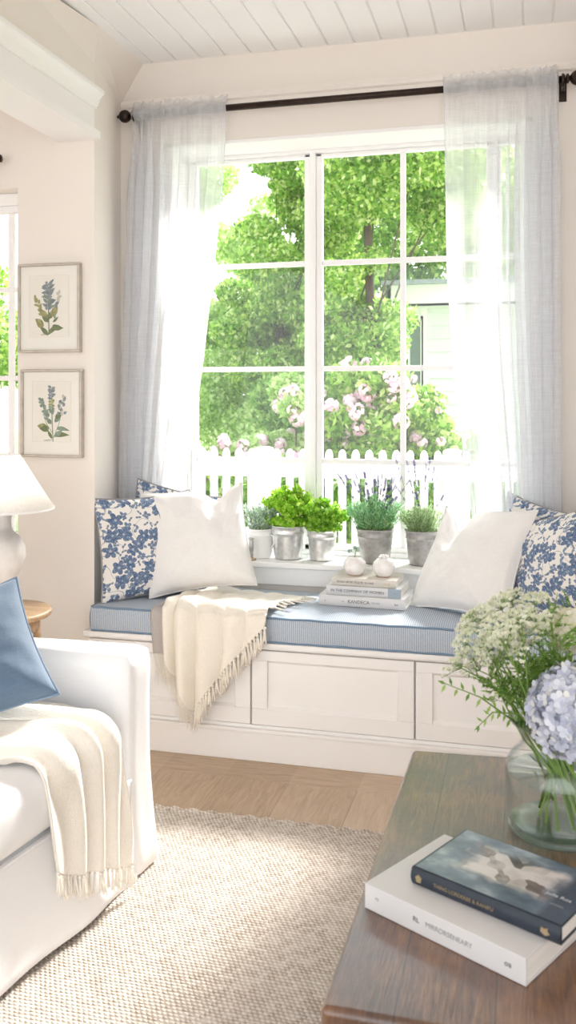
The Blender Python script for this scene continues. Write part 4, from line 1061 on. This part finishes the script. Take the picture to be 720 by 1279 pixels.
def through_neck(head, rng, spread=.075):
    h = Vector(head); o = Vector((h.x - VX, h.y - VY, 0)); 
    if o.length < 1e-4: o = Vector((.01, 0, 0))
    on = o.normalized()
    neck = Vector((VX, VY, TT + .178)) + on * min(.05, .25 * o.length + rng.uniform(0, .02)) + Vector((rng.uniform(-.02, .02), rng.uniform(-.02, .02), 0))
    a = math.atan2(-on.y, -on.x) + rng.uniform(-1.3, 1.3); r = rng.uniform(.6, 1.08) * spread
    bot = Vector((VX + r * math.cos(a), VY + r * math.sin(a), TT + .018 + rng.uniform(0, .035)))
    rim = neck + Vector((o.x * .18, o.y * .18, .045))
    return [bot, bot.lerp(neck, .5) + Vector((0, 0, .005)), neck, rim.lerp(h, .12), rim.lerp(h, .55) + Vector((0, 0, .012)), h]
rv = random.Random(11); rgv = np.random.default_rng(11)
def umbel(mb_st, mb_fl, c, up, rad, nray, nfl, fs):
    up = Vector(up).normalized(); a_ = up.orthogonal().normalized(); b_ = up.cross(a_); C = []; D = []; S = []
    for k in range(nray):
        q = math.sqrt((k + .5) / nray); th = k * 2.39996
        tip = c + (a_ * math.cos(th) + b_ * math.sin(th)) * rad * q + up * rad * (.62 - .32 * q * q)
        mb_st.tube([c, c.lerp(tip, .5) + up * rad * .05, tip], .0006, 4)
        for j in range(nfl):
            o = Vector(rgv.normal(size=3)).normalized() * rad * .20; o.z = abs(o.z) * .7; p = tip + o
            n_ = (up + Vector(rgv.normal(size=3)) * .45).normalized(); u_ = n_.orthogonal(); u_.rotate(Matrix.Rotation(rgv.random() * 3, 3, n_)); w_ = n_.cross(u_)
            for d, w in ((u_, w_), (w_, u_)): C.append(tuple(p)); D.append(tuple(d * fs)); S.append(tuple(w * fs * .45))
    quads(C, D, S, mb_fl)
LACE = [(-0.107, 1.812, 0.827), (-0.08, 1.819, 0.874), (-0.123, 1.869, 0.762), (-0.025, 1.957, 0.883), (-0.049, 1.765, 0.866), (-0.005, 1.776, 0.884), (-0.09, 1.94, 0.739), (-0.027, 1.894, 0.783), (0.019, 1.844, 0.902), (-0.066, 1.822, 0.822), (-0.001, 1.963, 0.802), (-0.103, 1.937, 0.832), (0.032, 1.972, 0.827), (-0.042, 1.829, 0.894), (-.062, 1.90, .79), (-.03, 1.80, .835)]
for p in LACE:
    p = Vector(p)
    t = thing('lace_flower', 'white frothy lace flower on thin green stem, bunched in the glass vase', 'flower', tuple(p), 0, 'white lace flowers in the glass vase')
    pts = through_neck(p, rv); s_ = MB(); s_.tube(pts, [.0030, .0030, .0026, .0019, .0014, .0011], 7); f_ = MB()
    d = Vector((p.x - VX, p.y - VY, .16))
    umbel(s_, f_, p, d, rv.uniform(.030, .040), 17, 11, .0037)
    for k in range(3):       # smaller side heads
        b0 = pts[4].lerp(p, rv.uniform(.1, .6)); e = b0 + Vector((rv.uniform(-.04, .04), rv.uniform(-.04, .04), rv.uniform(.02, .045)))
        s_.tube([b0, b0.lerp(e, .5) + Vector((0, 0, .006)), e], .0008, 5); umbel(s_, f_, e, d + Vector((rv.uniform(-.1, .1), rv.uniform(-.1, .1), 0)), rv.uniform(.016, .022), 9, 8, .0033)
    s_.build('stem', STEM, t); f_.build('flower_head', WHITEF, t)
FERNP = [(-0.07, 1.862, 0.743), (-0.024, 1.875, 0.743), (0.016, 2.009, 0.74), (0.044, 1.83, 0.816), (0.067, 1.836, 0.84), (-0.008, 1.879, 0.711), (0.052, 1.832, 0.882), (0.091, 1.966, 0.887), (-0.038, 1.809, 0.739), (0.007, 1.945, 0.745), (0.082, 2.026, 0.752), (0.032, 2.013, 0.72), (.11, 1.86, .86), (.0, 1.83, .79)]
for p in FERNP:
    p = Vector(p)
    t = thing('fern_sprig', 'feathery green foliage sprig filling the glass vase bouquet', 'foliage sprig', tuple(p), 0, 'feathery green sprigs in the glass vase')
    pts = through_neck(p, rv); s_ = MB(); s_.tube(pts, [.0026, .0026, .0022, .0015, .001, .0006], 6)
    C, D, S = [], [], []
    for k in range(26):
        f = rv.uniform(.0, 1.0); b0 = pts[3].lerp(pts[4], f * 2) if f < .5 else pts[4].lerp(pts[5], f * 2 - 1)
        e = b0 + Vector((rv.uniform(-1, 1), rv.uniform(-1, 1), rv.uniform(.0, .9))).normalized() * rv.uniform(.025, .055)
        s_.tube([b0, b0.lerp(e, .5) + Vector((0, 0, .004)), e], .0005, 4)
        for j in range(13):
            q = b0.lerp(e, rv.uniform(.25, 1.05)); d = ((e - b0).normalized() + Vector(rgv.normal(size=3)) * .6).normalized() * .0075
            C.append(tuple(q)); D.append(tuple(d)); S.append(tuple(d.cross(Vector(rgv.normal(size=3))).normalized() * .0017))
    f_ = MB(); quads(C, D, S, f_); s_.build('stem', STEM, t); f_.build('leaflets', FERN, t)
# long leafy sprigs reaching left
def sprig(label, pts, n, L, hang=0):
    t = thing('leafy_sprig', label, 'leafy sprig', pts[-1]); pts = [Vector(p) for p in pts]
    s_ = MB(); s_.tube(pts, [.002] * (len(pts) - 2) + [.0014, .0007], 6); f_ = MB(); C, D, S = [], [], []
    a, b_, c_ = pts[-3], pts[-2], pts[-1]
    for k in range(n):
        f = (k + .3) / n; q = a.lerp(b_, f * 2) if f < .5 else b_.lerp(c_, f * 2 - 1)
        ax = (c_ - a).normalized(); sd = Vector((0, 0, 1)) * (1 if k % 2 else -1) + Vector((0, rv.uniform(-.5, .5), -hang))
        d = (ax * .5 + sd).normalized() * L * rv.uniform(.8, 1.2); w = d.cross(Vector((.3, 1, .1))).normalized() * L * .34
        C.append(tuple(q + d)); D.append(tuple(d)); S.append(tuple(w))
    C.append(tuple(c_)); D.append(tuple((c_ - b_).normalized() * L)); S.append((0, 0, L * .35))
    quads(C, D, S, f_); s_.build('stem', STEM, t); f_.build('leaves', FERN, t)
sprig('long leafy sprig arching out left from the glass vase', [(.12, 1.88, .485), (.03, 1.86, .635), (-.024, 1.845, .675), (-.083, 1.797, .73), (-.154, 1.768, .762)], 13, .0095)
sprig('short leafy sprig drooping left over the vase rim', [(.12, 1.83, .49), (.03, 1.85, .64), (-.01, 1.838, .69), (-.06, 1.82, .695), (-.09, 1.81, .665)], 9, .008, .5)
# hydrangeas
def hydrangea(label, c, r, mat, n, stempts, seed, fs):
    t = thing('hydrangea_bloom', label, 'flower', c); rg = np.random.default_rng(seed); C, D, S = [], [], []; c = Vector(c)
    for k in range(n):
        z = 1 - 2 * (k + .5) / n; th = k * 2.39996 + rg.random() * .3
        nr = Vector((math.sqrt(1 - z * z) * math.cos(th), math.sqrt(1 - z * z) * math.sin(th), z)); 
        if nr.z < -.82: continue
        p = c + nr * r * (rg.uniform(.90, 1.04)) * (1 if nr.z > -.2 else .96)
        nn = (nr + Vector(rg.normal(size=3)) * .28).normalized(); u = nn.orthogonal().normalized(); u.rotate(Matrix.Rotation(rg.random() * 3, 3, nn)); w = nn.cross(u)
        for d, e in ((u, w), (w, -u), (-u, -w), (-w, u)):
            C.append(tuple(p + d * fs * .85 + nn * fs * .18)); D.append(tuple(d * fs + nn * fs * .25)); S.append(tuple(e * fs * .72))
    f_ = MB()
    cc, dd, ss = np.array(C), np.array(D), np.array(S); V = np.stack([cc - dd * .9, cc - dd * .1 + ss, cc + dd * .55 + ss * .75, cc + dd * .7, cc + dd * .55 - ss * .75, cc - dd * .1 - ss], 1).reshape(-1, 3)
    f_.add([tuple(map(float, q)) for q in V], [tuple(6 * i + j for j in range(6)) for i in range(len(C))])
    core = MB(); core.ball(tuple(c), r * .86, 20, 14); 
    s_ = MB(); s_.tube(stempts, .0036, 8)
    s_.build('stem', STEM, t, smooth=True); core.build('flower_core', mat, t, smooth=True); f_.build('petals', mat, t)
hydrangea('large pale blue hydrangea bloom at the front of the glass vase', (.094, 1.772, .720), .088, BLUEF, 430, [(.03, 1.90, .485), (.06, 1.85, .62), (.07, 1.80, .68), (.09, 1.775, .70)], 2, .0086)
hydrangea('cream hydrangea bloom behind the blue one, at the picture edge', (.092, 1.935, .835), .042, CREAMF, 90, [(.10, 1.82, .485), (.085, 1.87, .64), (.09, 1.92, .75), (.092, 1.935, .81)], 3, .0085)

# ------------------------------------------------------------------ garden
struct(MB().box(-30, 20, 6.6, 45, -.35, -.30).build('lawn', LIP))
struct(MB().box(-30, 20, 3.95, 6.6, -.35, -.301).build('added_bounce_ground', pm('neutral_bounce_gravel', (.62, .59, .55), .9, .12, 30, .3, 90)))  # unseen pale ground, added to keep light bounced into the window neutral, not green
fence = thing('picket_fence', 'white round-topped picket fence in the garden beyond the window', 'fence', (-1.3, 6.5, -.30))
x = -3.35; k = 0
while x < 1.0:
    w = .0275; n = 6; post = abs(x + 1.90) < .03 or abs(x + .47) < .03 or abs(x + 3.3) < .03
    if post: w = .062
    top = .885 if not post else .93
    prof = [(x - w, -.28), (x + w, -.28)] + [(x + w * math.cos(PI * i / (2 * n)), top + (.05 if not post else .02) * math.sin(PI * i / (2 * n))) for i in range(n + 1)] + [(x - w * math.cos(PI * i / (2 * n)), top + (.05 if not post else .02) * math.sin(PI * i / (2 * n))) for i in range(n - 1, -1, -1)]
    MB().prism(prof, 6.478 if not post else 6.45, 6.498 if not post else 6.53, axis='y').build('post' if post else 'picket', FENCEW, fence)
    x += .0985
for z0, z1 in ((.725, .855), (.0, .12)): MB().box(-3.4, 1.05, 6.498, 6.525, z0, z1).build('rail', FENCEW, fence)

def tree(label, x, y, trunk_h, r0, blobs, n, size, mat, seed, group='garden trees beyond the fence', name='tree', cat='tree'):
    t = thing(name, label, cat, (x, y, -.3), 0, group); rg = np.random.default_rng(seed); rr = random.Random(seed)
    s_ = MB(); s_.tube([(x, y, -.32), (x + .05, y, trunk_h * .5), (x - .03, y + .05, trunk_h)], [r0, r0 * .8, r0 * .55], 10)
    for b_ in blobs[::5]:
        c = Vector(b_[:3]); z0 = rr.uniform(.35, .8) * trunk_h
        s_.tube([(x, y, z0), ((x + c.x) / 2, (y + c.y) / 2, (z0 + c.z) / 2 + .1), tuple(c)], [r0 * .22, r0 * .14, r0 * .05], 6)
    s_.build('trunk', BARK, t, smooth=True)
    m = MB(); leafcloud(m, blobs, n, size, rg, .62, shell=.35); m.build('crown', mat, t)
    return t
def crown(x, y, z, rx, rz, n, seed, br=.42):
    rr = random.Random(seed); out = []
    for k in range(n):
        v = Vector((rr.gauss(0, 1), rr.gauss(0, 1), rr.gauss(0, 1))).normalized() * rr.uniform(.45, .95)
        q = rr.uniform(.7, 1.25) * br * rx
        out.append((x + v.x * rx, y + v.y * rx, z + v.z * rz, q, q, q * .75))
    return out
tree('tall leafy maple tree with visible trunk, right of the window mullion', -1.84, 10.9, 3.9, .075, crown(-1.55, 10.9, 4.05, 1.25, 1.15, 22, 1) + crown(-1.98, 10.8, 2.5, .56, 1.0, 20, 51, .55), 46000, .033, TREE_L, 1)
tree('bushy tree just left of the window mullion, beyond the fence', -3.15, 11.6, 3.0, .07, crown(-3.10, 11.6, 3.1, .85, 2.1, 34, 2), 44000, .034, TREE_L, 2)
tree('airy pale green tree beside the left curtain, sky showing through', -4.9, 13.0, 3.4, .06, crown(-4.45, 13.0, 3.3, 1.15, 2.3, 40, 3, .38), 30000, .038, TREE_L2, 3)
tree('dark green tree further back, between the two nearer trees', -3.6, 16.5, 4.2, .10, crown(-3.3, 16.5, 3.2, 1.6, 2.2, 22, 4), 16000, .055, TREE_D, 4)
tree('tree rising above the white garden house roof', -.9, 17.5, 4.5, .10, crown(-.9, 17.5, 4.5, 2.0, 1.8, 26, 5), 24000, .055, TREE_L, 5)
tree('leafy tree seen through the narrow side window', -6.4, 8.8, 2.6, .08, crown(-6.0, 8.8, 1.9, 1.2, 1.6, 18, 6), 16000, .042, TREE_L, 6)
tree('low pale green bush behind the pale pink flower bed', -4.1, 12.0, 1.2, .05, crown(-3.75, 12.0, 1.3, 1.25, .75, 16, 7), 16000, .035, TREE_L2, 7, 'garden shrubs', 'shrub', 'shrub')
tree('dark shrub behind the large pink rose bush', -2.4, 9.6, 1.0, .04, crown(-2.15, 9.6, 1.15, .75, .7, 12, 8), 9000, .035, TREE_D, 8, 'garden shrubs', 'shrub', 'shrub')
def flowering(label, x, y, blobs, n, nf, fsz, seed, lm=TREE_L, fm=PINKF):
    t = thing('flowering_shrub', label, 'flowering shrub', (x, y, -.3), 0, 'pink flowering shrubs behind the fence'); rg = np.random.default_rng(seed); rr = random.Random(seed)
    s_ = MB()
    for b_ in blobs[::3]: s_.tube([(x + rr.uniform(-.1, .1), y, -.3), ((x + b_[0]) / 2, (y + b_[1]) / 2, b_[2] * .45), tuple(b_[:3])], [.018, .012, .006], 5)
    s_.build('stems', BARK, t)
    m = MB(); leafcloud(m, blobs, n * 2, .032, rg, .62, shell=.4); m.build('foliage', lm, t)
    C, D, S = [], [], []
    bl = np.array(blobs)
    for k in range(nf):
        b_ = bl[rg.integers(len(bl))]; u = Vector(rg.normal(size=3)).normalized(); u.y = -abs(u.y) * .8; c = Vector(b_[:3]) + Vector((u.x * b_[3], u.y * b_[4], u.z * b_[5])) * 1.02
        r = fsz * rg.uniform(.6, 1.25)
        for j in range(30):
            nn = Vector(rg.normal(size=3)).normalized(); nn.y -= .3; p = c + nn * r; d = nn.orthogonal().normalized(); d.rotate(Matrix.Rotation(rg.random() * 6, 3, nn)); d *= r * .55
            C.append(tuple(p)); D.append(tuple(d)); S.append(tuple(nn.cross(d).normalized() * r * .42))
    f_ = MB(); quads(C, D, S, f_); f_.build('blossoms', fm, t)
flowering('large pink rose bush right of the window mullion', -1.25, 8.0, crown(-1.22, 8.0, 1.0, .52, .58, 22, 21, .46), 8000, 80, .052, 31)
flowering('pink and white rose bush just left of the window mullion', -2.02, 7.9, crown(-2.0, 7.9, .95, .34, .60, 15, 22, .62), 6000, 60, .050, 32, TREE_L2)
flowering('low pale pink flower bed along the left part of the fence', -2.75, 7.4, [(-3.1 + .16 * i, 7.35 + .1 * (i % 2), .72 + .10 * math.sin(i * 1.7), .17, .16, .19) for i in range(8)], 2000, 34, .045, 33, TREE_L2)
flowering('yellow green shrub with a few pink blooms before the white garden house', -.62, 8.3, crown(-.60, 8.3, .74, .36, .34, 10, 24, .5), 2400, 12, .042, 34, TREE_L2)
def lowhedge(label, xa, xb, y, z, seed, mat):
    n = int((xb - xa) / .18)
    rr = random.Random(seed); t = thing('shrub', label, 'shrub', ((xa + xb) / 2, y, -.3), 0, 'garden shrubs')
    m = MB(); leafcloud(m, [(xa + .18 * i, y + rr.uniform(-.08, .08), z + rr.uniform(-.08, .1), .17, .17, .36) for i in range(n)], int(n * 320), .045, np.random.default_rng(seed), .6, shell=.4); m.build('foliage', mat, t)
    s_ = MB()
    for i in range(n): s_.tube([(xa + .18 * i, y, -.3), (xa + .18 * i + .03, y, z)], [.012, .006], 5)
    s_.build('stems', BARK, t)
lowhedge('low green hedge showing between the left fence pickets', -3.4, -1.5, 7.0, .40, 41, TREE_L)
lowhedge('low green hedge showing between the right fence pickets', -1.5, .4, 7.05, .40, 42, TREE_D)

# garden house
def siding():
    g = G('white_clapboard'); c = g.co(); z = g.n('SeparateXYZ', {'Vector': c}).outputs[2]
    f = g.f('FRACT', g.f('MULTIPLY', z, 1 / .19))
    b = g.pbsdf((.80, .84, .83), .6); g.set(b.inputs['Normal'], g.bump(f, 1.0, .03)); return g.done(b.outputs[0])
house = thing('garden_house', 'white clapboard garden house with grey roof, beyond the fence at right', 'house', (.6, 14.4, -.3))
wm = MB(); zc = -.3
while zc < 2.75:
    wm.prism([(13.30, zc), (13.335, zc + .19), (13.36, zc + .19), (13.36, zc)], -1.36, 3.2, axis='x'); zc += .19
wm.build('clapboard_wall', pm('clapboard_paint', (.80, .84, .83), .6, .02), house)
m = MB(); m.box(-1.62, -1.36, 13.28, 15.5, -.3, 2.72); m.build('corner_wall', FENCEW, house)
q = MB(); q.box(-1.90, 3.4, 12.95, 13.0, 2.62, 2.92); q.box(-1.90, -1.85, 12.95, 15.6, 2.62, 2.92); q.box(-1.90, 3.4, 12.95, 13.4, 2.62, 2.65); q.build('fascia', FENCEW, house)
q = MB(); q.prism([(12.88, 2.92), (14.4, 3.12), (15.9, 2.92), (15.9, 2.98), (14.4, 3.18), (12.88, 2.98)], -1.98, 3.5, axis='x'); q.build('roof', pm('roof_slate', (.33, .36, .40), .8, .2, 20), house)
q = MB(); q.box(-1.885, -1.73, 12.98, 13.12, -.3, 2.62); q.build('porch_post', FENCEW, house, bevel=.01)
q = MB(); q.box(-1.46, -1.36, 13.24, 13.30, -.3, 2.66); q.build('corner_board', FENCEW, house)
q = MB(); q.box(-1.62, -1.44, 13.262, 13.30, 1.0, 2.45); wo = q.build('window', pm('dark_window', (.16, .22, .20), .1, .1), house)
q = MB()
for a in ((-1.64, -1.42, .96, 1.0), (-1.64, -1.42, 2.45, 2.5), (-1.64, -1.615, 1.0, 2.45), (-1.445, -1.42, 1.0, 2.45), (-1.615, -1.445, 1.70, 1.74)): q.box(a[0], a[1], 13.24, 13.30, a[2], a[3])
q.build('window_trim', FENCEW, wo)

# ------------------------------------------------------------------ light
SKY_S, SUN_E, EXPO = 2.4, 9.8, 0.2
w = bpy.data.worlds.new('sky'); scene.world = w; w.use_nodes = True; nt = w.node_tree; nt.nodes.clear()
tc = nt.nodes.new('ShaderNodeTexCoord'); sp = nt.nodes.new('ShaderNodeSeparateXYZ'); nt.links.new(tc.outputs['Generated'], sp.inputs[0])
rp = nt.nodes.new('ShaderNodeValToRGB'); nt.links.new(sp.outputs[2], rp.inputs[0])
e = rp.color_ramp.elements; e[0].position = 0; e[0].color = (1, .99, .98, 1); e[1].position = .8; e[1].color = (.78, .88, 1, 1)
bg = nt.nodes.new('ShaderNodeBackground'); bg.inputs[1].default_value = SKY_S; nt.links.new(rp.outputs[0], bg.inputs[0])
ow = nt.nodes.new('ShaderNodeOutputWorld'); nt.links.new(bg.outputs[0], ow.inputs[0])
sun = bpy.data.lights.new('sun', 'SUN'); sun.energy = SUN_E; sun.angle = math.radians(9); sun.color = (1, .97, .92)
so = bpy.data.objects.new('sun', sun); COL.objects.link(so)
d = Vector((-.30, -1.0, -.88)); so.rotation_euler = d.to_track_quat('-Z', 'Y').to_euler(); so.location = (1, 8, 9)

# ------------------------------------------------------------------ camera
cam = bpy.data.cameras.new('camera'); co = bpy.data.objects.new('camera', cam); COL.objects.link(co); scene.camera = co
cam.sensor_fit = 'VERTICAL'; cam.sensor_height = 36; cam.lens = 36 * 1134 / 1279
co.location = (0, 0, 1.31); co.rotation_euler = (PI / 2, 0, math.radians(14.6))
cam.shift_y = -(1279 / 2 - 497) / 1279
cam.clip_start = .05; cam.clip_end = 200
cam.dof.use_dof = True; cam.dof.focus_distance = 3.35; cam.dof.aperture_fstop = 36 / 1000 * 1134 / 1279 / .0050
scene.view_settings.view_transform = 'Standard'; scene.view_settings.look = 'None'; scene.view_settings.gamma = 1; scene.view_settings.exposure = EXPO
scene.view_settings.use_curve_mapping = False
scene.cycles.use_denoising = True
scene.cycles.max_bounces = 12; scene.cycles.transparent_max_bounces = 24; scene.cycles.diffuse_bounces = 6; scene.cycles.sample_clamp_indirect = 8
